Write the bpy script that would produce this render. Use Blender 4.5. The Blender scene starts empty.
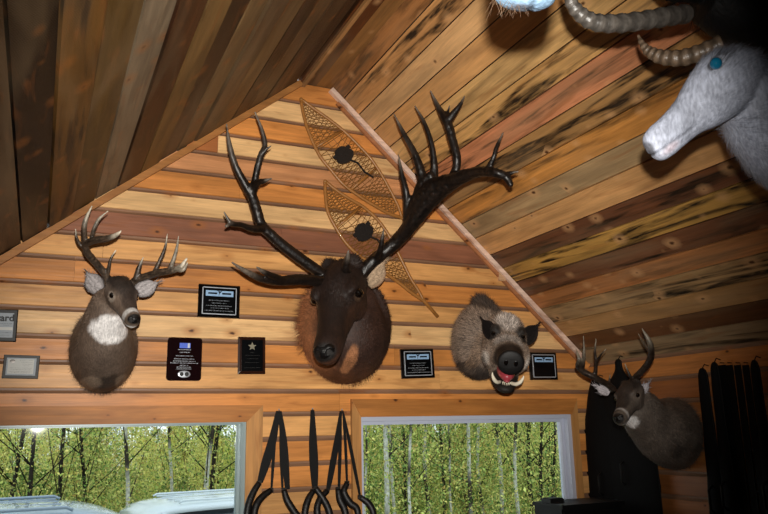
import bpy, math, random
import numpy as np
from mathutils import Vector, Matrix, noise
random.seed(7); rng = np.random.default_rng(7)
SC = bpy.context.scene; COL = SC.collection
# ------------------------------------------------------------------ camera frame
CAMZ = 1.75
FPX = 743.168
YAW, PITCH, ROLL = [math.radians(a) for a in (24.768, 13.0487, -1.18823)]
cy, sy, cp, sp, cr, sr = math.cos(YAW), math.sin(YAW), math.cos(PITCH), math.sin(PITCH), math.cos(ROLL), math.sin(ROLL)
fwd = np.array([sy*cp, cy*cp, sp]); rt = np.array([cy, -sy, 0.]); upv = np.cross(rt, fwd)
CX = cr*rt + sr*upv; CU = -sr*rt + cr*upv
CAM = np.array([0, 0, CAMZ])
def ray(x, y): return (x-384)/FPX*CX - (y-257)/FPX*CU + fwd
def at(x, y, Y=4.0): r = ray(x, y); return CAM + r*(Y/r[1])
def atX(x, y, X): r = ray(x, y); return CAM + r*(X/r[0])
def atD(x, y, d): r = ray(x, y); return CAM + r*d
WY = 4.0                                    # gable wall inner face
def roofR(x): return CAMZ - .90805*x + 3.43708
def roofL(x): return CAMZ + .80146*x + 1.03533
RX, LX, EAVE = 3.34, -.75, roofR(3.34)

def srgb(h, k=1.0):
    h = h.lstrip('#'); c = [int(h[i:i+2], 16)/255 for i in (0, 2, 4)]
    return tuple((((v+.055)/1.055)**2.4 if v > .04045 else v/12.92)*k for v in c)
def A(*v): return np.array(v, float)
def nrm(v): v = np.asarray(v, float); return v/(np.linalg.norm(v)+1e-12)

# ------------------------------------------------------------------ mesh gathering
class MB:
    def __init__(s): s.v = []; s.f = []; s.c = []; s.o = []
    def add(s, vs, fs, col=(1, 1, 1), off=0.):
        b = len(s.v); s.v += [tuple(map(float, p)) for p in vs]; s.f += [tuple(b+i for i in f) for f in fs]
        if len(vs) and hasattr(col, '__len__') and len(col) == len(vs) and hasattr(col[0], '__len__'): s.c += [tuple(c[:3]) for c in col]
        else: s.c += [tuple(col[:3])]*len(vs)
        s.o += [off]*len(vs); return s
    def box(s, a, b, col=(1, 1, 1), off=0.):
        (x0, y0, z0), (x1, y1, z1) = a, b
        v = [(x0,y0,z0),(x1,y0,z0),(x1,y1,z0),(x0,y1,z0),(x0,y0,z1),(x1,y0,z1),(x1,y1,z1),(x0,y1,z1)]
        return s.add(v, [(0,3,2,1),(4,5,6,7),(0,1,5,4),(1,2,6,5),(2,3,7,6),(3,0,4,7)], col, off)
    def obox(s, c, ax, ay, az, hx, hy, hz, col=(1,1,1), off=0.):      # oriented box
        c, ax, ay, az = map(np.asarray, (c, ax, ay, az)); v = []
        for k in (-1, 1):
            for (i, j) in ((-1,-1),(1,-1),(1,1),(-1,1)): v.append(c+ax*hx*i+ay*hy*j+az*hz*k)
        return s.add(v, [(0,3,2,1),(4,5,6,7),(0,1,5,4),(1,2,6,5),(2,3,7,6),(3,0,4,7)], col, off)
    def loft(s, rings, col=(1,1,1), cap=True, off=0., cols=None):
        n = len(rings[0]); v = [p for r in rings for p in r]; f = []
        for i in range(len(rings)-1):
            for j in range(n):
                k = (j+1) % n; f.append((i*n+j, i*n+k, (i+1)*n+k, (i+1)*n+j))
        if cap: f.append(tuple(range(n))[::-1]); f.append(tuple((len(rings)-1)*n+j for j in range(n)))
        if cols is not None: col = [c for c in cols for _ in range(n)]
        return s.add(v, f, col, off)
    def tube(s, pts, rad, n=8, col=(1,1,1), cols=None, off=0., cap=True):
        pts = [np.asarray(p, float) for p in pts]
        if not hasattr(rad, '__len__'): rad = [rad]*len(pts)
        rings = []; ref = None
        for i, p in enumerate(pts):
            t = nrm(pts[min(i+1, len(pts)-1)]-pts[max(i-1, 0)])
            if ref is None: ref = A(0,0,1) if abs(t[2]) < .9 else A(1,0,0)
            a = nrm(np.cross(t, ref)); b = np.cross(a, t); ref = b
            rings.append([p+rad[i]*(math.cos(q)*a+math.sin(q)*b) for q in np.linspace(0, 2*math.pi, n, endpoint=False)])
        return s.loft(rings, col, cap, off, cols)
    def ribbon(s, pts, w, th, nor, col=(1,1,1)):
        pts = [np.asarray(p, float) for p in pts]; nor = nrm(nor)
        if not hasattr(w, '__len__'): w = [w]*len(pts)
        rings = []
        for i, p in enumerate(pts):
            t = nrm(pts[min(i+1, len(pts)-1)]-pts[max(i-1, 0)]); a = nrm(np.cross(t, nor))
            rings.append([p-a*w[i]/2-nor*th/2, p+a*w[i]/2-nor*th/2, p+a*w[i]/2+nor*th/2, p-a*w[i]/2+nor*th/2])
        return s.loft(rings, col)
    def ell(s, c, ax, ay, az, nu=16, nv=10, col=(1,1,1)):             # ellipsoid, axes already scaled
        c, ax, ay, az = map(np.asarray, (c, ax, ay, az)); v = [c-az]; f = []
        for i in range(1, nv):
            ph = -math.pi/2+math.pi*i/nv
            for j in range(nu):
                th = 2*math.pi*j/nu; v.append(c+math.cos(ph)*(math.cos(th)*ax+math.sin(th)*ay)+math.sin(ph)*az)
        v.append(c+az); L = len(v)-1
        for j in range(nu):
            k = (j+1) % nu; f.append((0, 1+k, 1+j)); f.append((L, 1+(nv-2)*nu+j, 1+(nv-2)*nu+k))
            for i in range(nv-2): f.append((1+i*nu+j, 1+i*nu+k, 1+(i+1)*nu+k, 1+(i+1)*nu+j))
        return s.add(v, f, col)
    def build(s, name, mat, parent=None, smooth=False, base=None):
        b = A(*parent['_b']) if parent is not None else (A(*base) if base is not None else A(0,0,0))
        me = bpy.data.meshes.new(name)
        me.from_pydata([tuple(np.asarray(p)-b) for p in s.v], [], s.f); me.update()
        at_ = me.color_attributes.new('Col', 'FLOAT_COLOR', 'POINT')
        at_.data.foreach_set('color', np.concatenate([np.array(s.c), np.ones((len(s.c), 1))], 1).astype(np.float32).ravel())
        oa = me.attributes.new('off', 'FLOAT', 'POINT'); oa.data.foreach_set('value', np.array(s.o, np.float32))
        me.materials.append(mat)
        if smooth: me.polygons.foreach_set('use_smooth', [True]*len(me.polygons))
        o = bpy.data.objects.new(name, me); COL.objects.link(o)
        if parent is not None: o.parent = parent; o['_b'] = [float(q) for q in b]
        else: o.location = b; o['_b'] = list(b)
        return o

def tag(o, label=None, cat=None, group=None, kind=None):
    for k, v in (('label', label), ('category', cat), ('group', group), ('kind', kind)):
        if v: o[k] = v
    return o
def thing(name, loc, label, cat, group=None):
    o = bpy.data.objects.new(name, None); COL.objects.link(o); o.empty_display_size = .1
    o.location = tuple(map(float, loc)); o['_b'] = [float(v) for v in loc]
    return tag(o, label, cat, group)
def struct(name, mb, mat, smooth=False): return tag(mb.build(name, mat, smooth=smooth), kind='structure')

def spline(pts, n=6):                        # Catmull-Rom through rows of numbers
    P = np.array([np.hstack(p) if isinstance(p, (tuple, list)) else p for p in pts], float)
    P = np.vstack([2*P[0]-P[1], P, 2*P[-1]-P[-2]]); out = []
    for i in range(1, len(P)-2):
        for k in range(n):
            t = k/n; a, b, c, d = P[i-1:i+3]
            out.append(.5*((2*b)+(-a+c)*t+(2*a-5*b+4*c-d)*t*t+(-a+3*b-3*c+d)*t**3))
    out.append(P[-2]); return np.array(out)

# ------------------------------------------------------------------ materials
def new_mat(name):
    m = bpy.data.materials.new(name); m.use_nodes = True; nt = m.node_tree; b = nt.nodes['Principled BSDF']
    return m, nt, b
def N(nt, t, **kw):
    n = nt.nodes.new(t)
    for k, v in kw.items():
        if k.startswith('i_'): n.inputs[k[2:].replace('_', ' ')].default_value = v
        else: setattr(n, k, v)
    return n
def plain(name, col, rough=.5, metal=0., noise_amt=.12, scale=30., coat=0., spec=.5, bump=0.):
    m, nt, b = new_mat(name); L = nt.links.new
    tc = N(nt, 'ShaderNodeTexCoord'); nz = N(nt, 'ShaderNodeTexNoise'); nz.inputs['Scale'].default_value = scale; nz.inputs['Detail'].default_value = 4
    L(tc.outputs['Object'], nz.inputs['Vector'])
    mr = N(nt, 'ShaderNodeMapRange'); mr.inputs['To Min'].default_value = 1-noise_amt; mr.inputs['To Max'].default_value = 1+noise_amt; L(nz.outputs['Fac'], mr.inputs['Value'])
    mx = N(nt, 'ShaderNodeVectorMath', operation='SCALE'); mx.inputs[0].default_value = col; L(mr.outputs['Result'], mx.inputs['Scale'])
    L(mx.outputs['Vector'], b.inputs['Base Color'])
    b.inputs['Roughness'].default_value = rough; b.inputs['Metallic'].default_value = metal; b.inputs['Coat Weight'].default_value = coat
    b.inputs['Specular IOR Level'].default_value = spec
    if bump:
        bp = N(nt, 'ShaderNodeBump'); bp.inputs['Strength'].default_value = bump; bp.inputs['Distance'].default_value = .003; L(nz.outputs['Fac'], bp.inputs['Height']); L(bp.outputs['Normal'], b.inputs['Normal'])
    return m
def attr_mat(name, rough=.8, spec=.3, scale=60., amt=.25, bump=.3, aniso=None, sheen=0.):
    m, nt, b = new_mat(name); L = nt.links.new
    ac = N(nt, 'ShaderNodeAttribute', attribute_name='Col'); tc = N(nt, 'ShaderNodeTexCoord')
    mp = N(nt, 'ShaderNodeMapping'); mp.inputs['Scale'].default_value = aniso or (1, 1, 1); L(tc.outputs['Object'], mp.inputs['Vector'])
    nz = N(nt, 'ShaderNodeTexNoise'); nz.inputs['Scale'].default_value = scale; nz.inputs['Detail'].default_value = 5; L(mp.outputs['Vector'], nz.inputs['Vector'])
    mr = N(nt, 'ShaderNodeMapRange'); mr.inputs['From Min'].default_value = .3; mr.inputs['From Max'].default_value = .7
    mr.inputs['To Min'].default_value = 1-amt; mr.inputs['To Max'].default_value = 1+amt; L(nz.outputs['Fac'], mr.inputs['Value'])
    mx = N(nt, 'ShaderNodeVectorMath', operation='SCALE'); L(ac.outputs['Color'], mx.inputs[0]); L(mr.outputs['Result'], mx.inputs['Scale']); L(mx.outputs['Vector'], b.inputs['Base Color'])
    b.inputs['Roughness'].default_value = rough; b.inputs['Specular IOR Level'].default_value = spec; b.inputs['Sheen Weight'].default_value = sheen
    bp = N(nt, 'ShaderNodeBump'); bp.inputs['Strength'].default_value = bump; bp.inputs['Distance'].default_value = .004; L(nz.outputs['Fac'], bp.inputs['Height']); L(bp.outputs['Normal'], b.inputs['Normal'])
    return m
def wood(name, axis, stain=0., rough=.5, knots=1., saw=0., across=None):
    """planks whose grain runs along `axis`; per-plank colour in Col, per-plank offset in off"""
    if across is None: across = {0: 2, 1: 0, 2: 0}[axis]
    m, nt, b = new_mat(name); L = nt.links.new
    ac = N(nt, 'ShaderNodeAttribute', attribute_name='Col'); ao = N(nt, 'ShaderNodeAttribute', attribute_name='off')
    tc = N(nt, 'ShaderNodeTexCoord')
    def mapped(al, acr):
        mp = N(nt, 'ShaderNodeMapping'); sc = [acr]*3; sc[axis] = al; mp.inputs['Scale'].default_value = sc; L(tc.outputs['Object'], mp.inputs['Vector']); return mp.outputs['Vector']
    w = N(nt, 'ShaderNodeMath', operation='MULTIPLY'); w.inputs[1].default_value = 37.; L(ao.outputs['Fac'], w.inputs[0])
    def nz(al, acr, det=5, dist=0.):
        n = N(nt, 'ShaderNodeTexNoise', noise_dimensions='4D'); n.inputs['Scale'].default_value = 1; n.inputs['Detail'].default_value = det; n.inputs['Distortion'].default_value = dist
        L(mapped(al, acr), n.inputs['Vector']); L(w.outputs[0], n.inputs['W']); return n.outputs['Fac']
    def mr(src, a, b_, c, d, cl=True):
        r = N(nt, 'ShaderNodeMapRange'); r.clamp = cl
        for k, v in zip(('From Min', 'From Max', 'To Min', 'To Max'), (a, b_, c, d)): r.inputs[k].default_value = v
        L(src, r.inputs['Value']); return r.outputs['Result']
    def mul(a, b_):
        n = N(nt, 'ShaderNodeMath', operation='MULTIPLY'); L(a, n.inputs[0]); L(b_, n.inputs[1]); return n.outputs[0]
    g1 = nz(2.2, 42, 6, .6); g2 = nz(9, 190, 3); g3 = nz(1.3, 6, 4, 1.2)
    val = mul(mul(mr(g1, .3, .7, .80, 1.12), mr(g2, .3, .7, .90, 1.08)), mr(g3, .3, .7, .70, 1.2))
    sc = N(nt, 'ShaderNodeVectorMath', operation='SCALE'); L(ac.outputs['Color'], sc.inputs[0]); L(val, sc.inputs['Scale'])
    col = sc.outputs['Vector']
    def mix(fac, c, tint=None):
        x = N(nt, 'ShaderNodeMix', data_type='RGBA'); L(fac, x.inputs[0]); L(col, x.inputs[6])
        x.inputs[7].default_value = (*c, 1); return x.outputs[2]
    # reddish heart streaks
    col = mix(mr(nz(1.6, 14, 3, 2.), .56, .72, 0, .45), srgb('#8a4f24'))
    if stain:                                   # grey-black weather stain streaks
        s1 = mul(mr(nz(1.1, 13, 6, 1.5), .47, .60, 0, .95*stain), mr(ao.outputs['Fac'], .35, .75, .15, 1.5)); s2 = mr(nz(8, 70, 4, .6), .3, .6, .45, 1.)
        col = mix(mul(s1, s2), srgb('#241a12'))
        s3 = mr(nz(.9, 7, 3, .6), .5, .7, 0, .5*stain); col = mix(s3, srgb('#8a7458'))
    # knots
    sx = N(nt, 'ShaderNodeSeparateXYZ'); L(tc.outputs['Object'], sx.inputs[0]); cb = N(nt, 'ShaderNodeCombineXYZ')
    ua = N(nt, 'ShaderNodeMath', operation='MULTIPLY_ADD'); L(sx.outputs[axis], ua.inputs[0]); ua.inputs[1].default_value = 4.6; L(w.outputs[0], ua.inputs[2])
    ub = N(nt, 'ShaderNodeMath', operation='MULTIPLY'); L(sx.outputs[across], ub.inputs[0]); ub.inputs[1].default_value = 8.2
    L(ua.outputs[0], cb.inputs[0]); L(ub.outputs[0], cb.inputs[1])
    vo = N(nt, 'ShaderNodeTexVoronoi', voronoi_dimensions='2D', feature='F1'); vo.inputs['Scale'].default_value = 1; L(cb.outputs[0], vo.inputs['Vector'])
    sc3 = N(nt, 'ShaderNodeSeparateColor'); L(vo.outputs['Color'], sc3.inputs[0])
    gate = mr(sc3.outputs[0], .15, .98, .30, .02)           # only some cells carry a knot, of varied size
    dist = N(nt, 'ShaderNodeMath', operation='ADD'); L(vo.outputs['Distance'], dist.inputs[0])
    sn = N(nt, 'ShaderNodeMath', operation='MULTIPLY_ADD'); L(nz(40, 60, 2), sn.inputs[0]); sn.inputs[1].default_value = .10; L(gate, sn.inputs[2]); L(sn.outputs[0], dist.inputs[1])
    halo = mr(dist.outputs[0], .15, .36, .55*knots, 0); col = mix(halo, srgb('#d8a673') if stain > .7 and not saw else srgb('#a5642c'))
    core = mr(dist.outputs[0], .10, .16, .95*knots, 0); col = mix(core, srgb('#42220f'))
    L(col, b.inputs['Base Color']); b.inputs['Roughness'].default_value = rough; b.inputs['Specular IOR Level'].default_value = .35
    bp = N(nt, 'ShaderNodeBump'); bp.inputs['Strength'].default_value = .35; bp.inputs['Distance'].default_value = .004; L(g1, bp.inputs['Height'])
    nout = bp.outputs['Normal']
    if saw:
        wv = N(nt, 'ShaderNodeTexWave', wave_type='BANDS', bands_direction='XYZ'[axis]); wv.inputs['Scale'].default_value = 45; wv.inputs['Distortion'].default_value = 3; wv.inputs['Detail'].default_value = 2; L(tc.outputs['Object'], wv.inputs['Vector'])
        b2 = N(nt, 'ShaderNodeBump'); b2.inputs['Strength'].default_value = saw; b2.inputs['Distance'].default_value = .003; L(wv.outputs['Fac'], b2.inputs['Height']); L(nout, b2.inputs['Normal']); nout = b2.outputs['Normal']
    L(nout, b.inputs['Normal']); return m
M = {}
M['siding'] = wood('pine_siding', 0, 0., .42)
M['siding_y'] = wood('pine_siding_side', 1, .15, .5, 1., 0, 2)
M['ceil_r'] = wood('ceiling_planks', 1, .75, .45, 1.)
M['ceil_l'] = wood('weathered_planks', 1, .8, .42, .7, .45)
M['casing'] = wood('casing_wood', 0, .0, .5)
M['casing_v'] = wood('casing_wood_upright', 2, .0, .5)
M['floor'] = wood('floor_planks', 1, .3, .4)
M['fur'] = attr_mat('fur', .62, .35, 140, .3, .5, (1, 1, .35), .0)
M['ear'] = attr_mat('ear_hide', .8, .2, 120, .3, .4)
M['antler'] = attr_mat('antler_bone', .42, .45, 70, .5, .45, (1, 1, .3))
M['horn'] = attr_mat('horn', .4, .5, 70, .3, .6)
M['eye'] = plain('glass_eye', srgb('#0b0705'), .04, 0, .05, 10, 1.)
M['eye_reflection'] = plain('glass_eye_blue_reflection', srgb('#0f5a78'), .05, 0, .3, 60, 1.)  # blue glow of the eye's reflection put into the glass colour
M['nose'] = plain('wet_nose_leather', srgb('#0d0b0b'), .38, 0, .3, 200, .08, .4, .6)
M['snout'] = plain('boar_snout_skin', srgb('#0d0a0a'), .55, 0, .3, 200, .05, .4, .6)
M['mouth'] = plain('mouth_flesh', srgb('#a03c46'), .3, 0, .2, 80, .4)
M['tooth'] = plain('ivory_tusk', srgb('#ece2cb'), .25, 0, .06, 40, .3)
M['vinyl'] = plain('vinyl_window_frame', srgb('#b9bfd0'), .35, 0, .03, 8)
M['alu'] = plain('painted_window_frame', srgb('#8fa0a2'), .35, .1, .05, 8)
M['black_plaque'] = plain('black_lacquer', srgb('#0a0808'), .12, 0, .1, 20, .5)
M['plate'] = plain('black_engraving_plate', srgb('#07090c'), .2, .3, .1, 20)
M['silver'] = plain('silver_foil', srgb('#c9ced6'), .3, .5, .08, 60)
M['blueplate'] = plain('pale_blue_print', srgb('#8fb2d6'), .4, 0, .12, 90)
M['blue'] = plain('blue_print', srgb('#3a5fd0'), .4, 0, .25, 160)
M['maroon'] = plain('dark_maroon_lacquer', srgb('#160709'), .1, 0, .1, 20, .6)
M['walnut'] = plain('walnut_stain', srgb('#2c150c'), .2, 0, .3, 25, .4)
M['paper'] = plain('certificate_paper', srgb('#cfd0cc'), .7, 0, .05, 20)
M['greypaper'] = plain('grey_mat_board', srgb('#98a0a8'), .5, 0, .08, 20)
M['ink'] = plain('ink', srgb('#141414'), .6)
M['bronze'] = plain('dull_bronze_print', srgb('#8b8672'), .4, .3)
M['frameblack'] = plain('black_frame', srgb('#08080a'), .5, 0, .1, 30)
M['ash'] = plain('bent_ash_wood', srgb('#9c6830'), .4, 0, .3, 25, .2)
M['rawhide'] = plain('rawhide_lacing', srgb('#7d5526'), .5, 0, .4, 90)
M['leather'] = plain('black_leather', srgb('#0a0706'), .5, 0, .3, 90, 0, .5, .6)
M['webbing'] = plain('black_webbing', srgb('#060505'), .6, 0, .3, 300, 0, .25, .5)
M['steel'] = plain('dull_steel', srgb('#4d4a48'), .35, .9)
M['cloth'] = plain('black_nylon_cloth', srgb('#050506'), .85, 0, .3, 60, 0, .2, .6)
M['blackmetal'] = plain('black_cabinet_paint', srgb('#060708'), .55, 0, .1, 20, 0, .3)
M['carsilver'] = plain('pale_car_paint', srgb('#8494a2'), .25, .2, .03, 4, .6)
M['carwhite'] = plain('white_car_paint', srgb('#c9d3d8'), .25, 0, .03, 4, .6)
M['rubber'] = plain('tyre_rubber', srgb('#0c0c0c'), .8)
M['carglass'] = plain('dark_car_glass', srgb('#0c1820'), .05, 0, .05, 5, .5)
M['grass'] = plain('meadow_ground', srgb('#5c6428'), .9, 0, .5, 3, 0, .1)
M['bark'] = attr_mat('tree_bark', .85, .2, 20, .35, .6)
M['leaf'] = attr_mat('leaves', .6, .2, 8, .2, .0)
_nt = M['leaf'].node_tree; _p = _nt.nodes['Principled BSDF']; _t = _nt.nodes.new('ShaderNodeBsdfTranslucent'); _x = _nt.nodes.new('ShaderNodeMixShader'); _x.inputs[0].default_value = .3
_nt.links.new(_p.inputs['Base Color'].links[0].from_socket, _t.inputs[0]); _nt.links.new(_p.outputs[0], _x.inputs[1]); _nt.links.new(_t.outputs[0], _x.inputs[2]); _nt.links.new(_x.outputs[0], _nt.nodes['Material Output'].inputs[0])
def glass():
    m, nt, b = new_mat('window_glass'); nt.nodes.remove(b); L = nt.links.new
    tr = N(nt, 'ShaderNodeBsdfTransparent'); tr.inputs[0].default_value = (.93, .96, .95, 1); gl = N(nt, 'ShaderNodeBsdfGlossy'); gl.inputs['Roughness'].default_value = .03
    fr = N(nt, 'ShaderNodeFresnel'); fr.inputs[0].default_value = 1.45; mx = N(nt, 'ShaderNodeMixShader')
    L(fr.outputs[0], mx.inputs[0]); L(tr.outputs[0], mx.inputs[1]); L(gl.outputs[0], mx.inputs[2]); L(mx.outputs[0], nt.nodes['Material Output'].inputs[0]); return m
M['glass'] = glass()

def jit(c, a=.08):
    k = 1+random.uniform(-a, a); return tuple(v*k for v in c)
# ------------------------------------------------------------------ the room
TAN, PALE, ORG, PINK, BRN = [srgb(h) for h in ('#dba263', '#e8bb82', '#d38b48', '#d89866', '#925f46')]
COVE = srgb('#8c6a52')
def board_section(mb, x0, x1, za, zb, col, off, y=WY, cove=.026, dep=.014, axis=0, X=None):
    """one siding board: flat face with a coved top lap"""
    prof = [(0, za+.003), (0, zb-cove), (dep*.55, zb-cove*.72), (dep, zb-cove*.4), (dep, zb), (.03, zb), (.03, za), (.004, za)]
    def P(u, p): return (u, y+p[0], p[1]) if axis == 0 else (X+p[0], u, p[1])
    n = len(prof)
    v = [P(x0, p) for p in prof]+[P(x1, p) for p in prof]
    cc = [col, col, COVE, COVE, COVE, COVE, col, col]
    # duplicate rings so the cove colour breaks sharply
    v2, f, c2 = [], [], []
    for i in range(n):
        j = (i+1) % n; b = len(v2)
        v2 += [v[i], v[j], v[n+j], v[n+i]]; f.append((b, b+1, b+2, b+3) if axis == 0 else (b, b+3, b+2, b+1))
        k = COVE if i in (1, 2, 3) else col; c2 += [k]*4
    b = len(v2); v2 += v; c2 += [col]*(2*n); f.append(tuple(b+i for i in range(n))); f.append(tuple(b+n+i for i in range(n))[::-1])
    mb.add(v2, f, c2, off)
rows = [.5231, .4885, .4540, .4200, .3883, .3570, .3237, .2914, .2561, .2233, .1897, .1574, .1229, .0914, .0569, .0262]
zs = [CAMZ+4*r for r in rows]
rowcol = [ORG, ORG, PALE, ORG, PALE, PINK, ORG, PALE, BRN, TAN, ORG, TAN, PALE, ORG, TAN, ORG][1:]
z = zs[-1]
while z > 0.02: z = max(z-.1328, 0); zs.append(z); rowcol.append(random.choice([TAN, ORG, TAN, ORG]))
def roofspan(z):
    xa = (z-CAMZ-1.03533)/.80146; xb = (3.43708+CAMZ-z)/.90805
    return max(xa, LX-.02), min(xb, RX+.02)
W1 = (-.55, 1.012, .72, CAMZ+4*.0131)          # left window opening x0,x1,z0,z1
wl, wr = at(360, 470)[0], at(573.5, 470)[0]
W2 = (wl, wr, .72, CAMZ+4*.0131+.018)
mb = MB()
joints = {3: [at(218, 140)[0]], 1: [], 9: [at(75, 262)[0]], 8: [at(104, 232)[0]], 12: [1.9], 10: [.9], 13: [2.2], 6: [2.0], 7: [1.2], 11: [2.6], 5: [.95], 14: [1.55]}
for i in range(len(zs)-1):
    zt, zb = zs[i], zs[i+1]; x0, x1 = roofspan(zb)
    segs = [(x0, x1)]
    if zb < W1[3]-.02:
        segs = [(x0, W1[0]), (W1[1]+.0, W2[0]-.0), (W2[1], x1)] if zt > W1[2]+.03 else [(x0, x1)]
    for (a, b) in segs:
        js = [a]+[j for j in joints.get(i, []) if a < j < b]+[b]
        for q in range(len(js)-1):
            c = jit(rowcol[i] if i < len(rowcol) else TAN, .07)
            if i == 3 and q == 0: c = srgb('#a8683a')
            board_section(mb, js[q]+(.0012 if q else 0), js[q+1], zb, zt, c, random.random())
mb.box((LX-.02, WY+.03, 0), (W1[0], WY+.12, 2.1)); mb.box((W1[1], WY+.03, 0), (W2[0], WY+.12, 1.86)); mb.box((W2[1], WY+.03, 0), (RX+.02, WY+.12, 1.86))
mb.box((W1[0], WY+.03, 0), (W1[1], WY+.12, W1[2])); mb.box((W2[0], WY+.03, 0), (W2[1], WY+.12, W2[2]))
# triangular backing of the gable above the windows
gx0, gx1 = LX-.02, RX+.02
v = []
for yy in (WY+.03, WY+.12):
    v += [(gx0, yy, W1[3]), (gx1, yy, W1[3]), (gx1, yy, roofR(gx1)+.02), (1.5, yy, 3.84), (1.28, yy, 3.84), (gx0, yy, roofL(gx0)+.02)]
mb.add(v, [(0,1,2,3,4,5), (11,10,9,8,7,6)]+[(i, i+6, (i+1) % 6+6, (i+1) % 6) for i in range(6)], TAN, .3)
struct('wall_gable', mb, M['siding'])
# right wall
mb = MB(); z = EAVE
k = 0
while z > .02:
    zb = max(z-.1335, 0)
    cols = [srgb('#b9783f'), srgb('#9a5f33'), srgb('#a86a38'), srgb('#8a5430')]
    js = [-2.5, random.uniform(.4, 1.4), random.uniform(2.0, 3.3), WY+.03]
    for q in range(3): board_section(mb, js[q], js[q+1]-.001, zb, z, jit(cols[k % 4]), random.random(), axis=1, X=RX)
    z = zb; k += 1
mb.box((RX+.03, -2.5, 0), (RX+.12, WY+.12, EAVE+.0)); struct('wall_right', mb, M['siding_y'])
mb = MB(); z = roofL(LX)
while z > .02:
    zb = max(z-.1335, 0)
    mb.box((LX-.03, -2.5, zb), (LX, WY, z-.006), jit(TAN), random.random()); z = zb
mb.box((LX-.12, -2.5, 0), (LX-.03, WY+.12, roofL(LX))); struct('wall_left', mb, M['siding_y'])
mb = MB()
v = []
for yy in (-2.5, -2.6): v += [(gx0, yy, 0), (gx1, yy, 0), (gx1, yy, roofR(gx1)), (1.5, yy, 3.84), (1.28, yy, 3.84), (gx0, yy, roofL(gx0))]
mb.add(v, [(0,1,2,3,4,5), (11,10,9,8,7,6)]+[(i, i+6, (i+1) % 6+6, (i+1) % 6) for i in range(6)], srgb('#8a6238'), .3); struct('wall_back', mb, M['siding'])
mb = MB(); x = LX-.1
while x < RX+.1: mb.box((x, -2.6, -.04), (x+.137, WY+.12, 0), jit(srgb('#5a3d26'), .2), random.random()); x += .14
struct('floor', mb, M['floor'])
# ceilings
def slab(mb, xa, xb, f, col, off, th=.025, lip=.0, gap=.0024, y0=-2.5, y1=WY+.03):
    """plank along y between xa and xb on the slope f"""
    xa += gap; xb -= gap
    s = nrm((xb-xa, 0, f(xb)-f(xa))); n = np.array([-s[2], 0, s[0]]);  n = n if n[2] > 0 else -n
    p, q = A(xa, 0, f(xa))+n*lip, A(xb, 0, f(xb))+n*lip
    v = []
    for yy in (y0, y1):
        for w in (p, q, q+n*th, p+n*th): v.append((w[0], yy, w[2]))
    mb.add(v, [(0,1,5,4), (1,2,6,5), (2,3,7,6), (3,0,4,7), (3,2,1,0), (4,5,6,7)], col, off)
mb = MB()
xs = [1.5, 1.58, 1.68, 1.78, 1.885, 1.99, 2.08, 2.18, 2.285, 2.385, 2.48, 2.59, 2.68, 2.775, 2.87, 2.96, 3.06, 3.155, 3.245, 3.345]
rc = ['#b87c48', '#d49a60', '#e4b27a', '#e0a566', '#e4b474', '#e6b06c', '#e09366', '#b98a54', '#d8944a', '#bd9c70', '#e0a86c', '#70462e', '#c8984e', '#744a30', '#c07c46', '#b48e60', '#c0905a', '#70482a', '#a88c68']
for i in range(len(xs)-1):
    c = jit(srgb(rc[i], .92), .05); cut = random.uniform(-.5, 1.2)
    slab(mb, xs[i], xs[i+1], roofR, c, random.random(), lip=random.uniform(0, .004), y0=cut)
    slab(mb, xs[i], xs[i+1], roofR, jit(srgb(rc[i]), .1), random.random(), lip=random.uniform(0, .004), y1=cut-.002)
slab(mb, 1.5, 3.36, lambda x: roofR(x)+.03, srgb('#20150c'), .1, th=.05, gap=0); struct('ceiling_right', mb, M['ceil_r'])
mb = MB()
xl = [LX-.03, -.66, -.56, -.45, -.34, -.235, -.13, -.02, .09, .195, .30, .405, .505, .60, .69, .79, .89, .985, 1.085, 1.19, 1.285]
lc = ['#4a3826']*6+['#100c09', '#664620', '#5a4320', '#85745e', '#452816', '#7e6038', '#38261a', '#7a6040', '#5e4a34', '#745a3a', '#463222', '#6a5034', '#4c3826', '#4a3526']
for i in range(len(xl)-1):
    c = jit(srgb(lc[i]), .08); slab(mb, xl[i], xl[i+1], roofL, c, random.random(), lip=random.uniform(0, .014), gap=.0035)
slab(mb, LX-.03, 1.29, lambda x: roofL(x)+.045, srgb('#0f0a06'), .1, th=.05, gap=0); struct('ceiling_left', mb, M['ceil_l'])
mb = MB()
ZR = CAMZ+2.07
for (a, b, c, dz) in ((1.30, 1.41, '#5c3319', 0), (1.41, 1.505, '#94683a', .004)):
    mb.box((a+.001, -2.5, ZR+dz), (b-.001, WY+.03, ZR+.03), srgb(c), random.random())
mb.box((1.27, -2.5, ZR+.035), (1.52, WY+.03, ZR+.09), srgb('#1c120a'), .2); struct('ceiling_ridge', mb, M['ceil_r'])
mb = MB().box((1.315, -2.5, ZR-.024), (1.335, WY, ZR-.0), srgb('#b08050'), .5); struct('trim_1', mb, M['ceil_r'])
# rake trims on the gable wall
def rake(name, p, q, w, d, col, mat, lift=.0):
    p, q = A(*p), A(*q); t = nrm(q-p); n = np.array([t[2], 0, -t[0]]); n = n if n[2] < 0 else -n
    c = (p+q)/2+n*(w/2+lift); mb = MB().obox(c-A(0, d/2, 0), t, A(0,1,0), n, np.linalg.norm(q-p)/2, d/2, w/2, col, .4)
    return struct(name, mb, mat)
rake('trim_2', (LX, WY, roofL(LX)), (1.30, WY, roofL(1.30)), .036, .022, srgb('#a8713c'), M['casing'], -.004)
rake('trim_3', (1.51, WY, roofR(1.51)), (3.30, WY, roofR(3.30)), .03, .034, srgb('#e8c8b4'), M['casing'], .002)
rake('trim_4', (1.55, WY, roofR(1.55)-.045), (3.30, WY, roofR(3.30)-.045), .022, .018, srgb('#a8704a'), M['casing'], .002)
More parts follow.
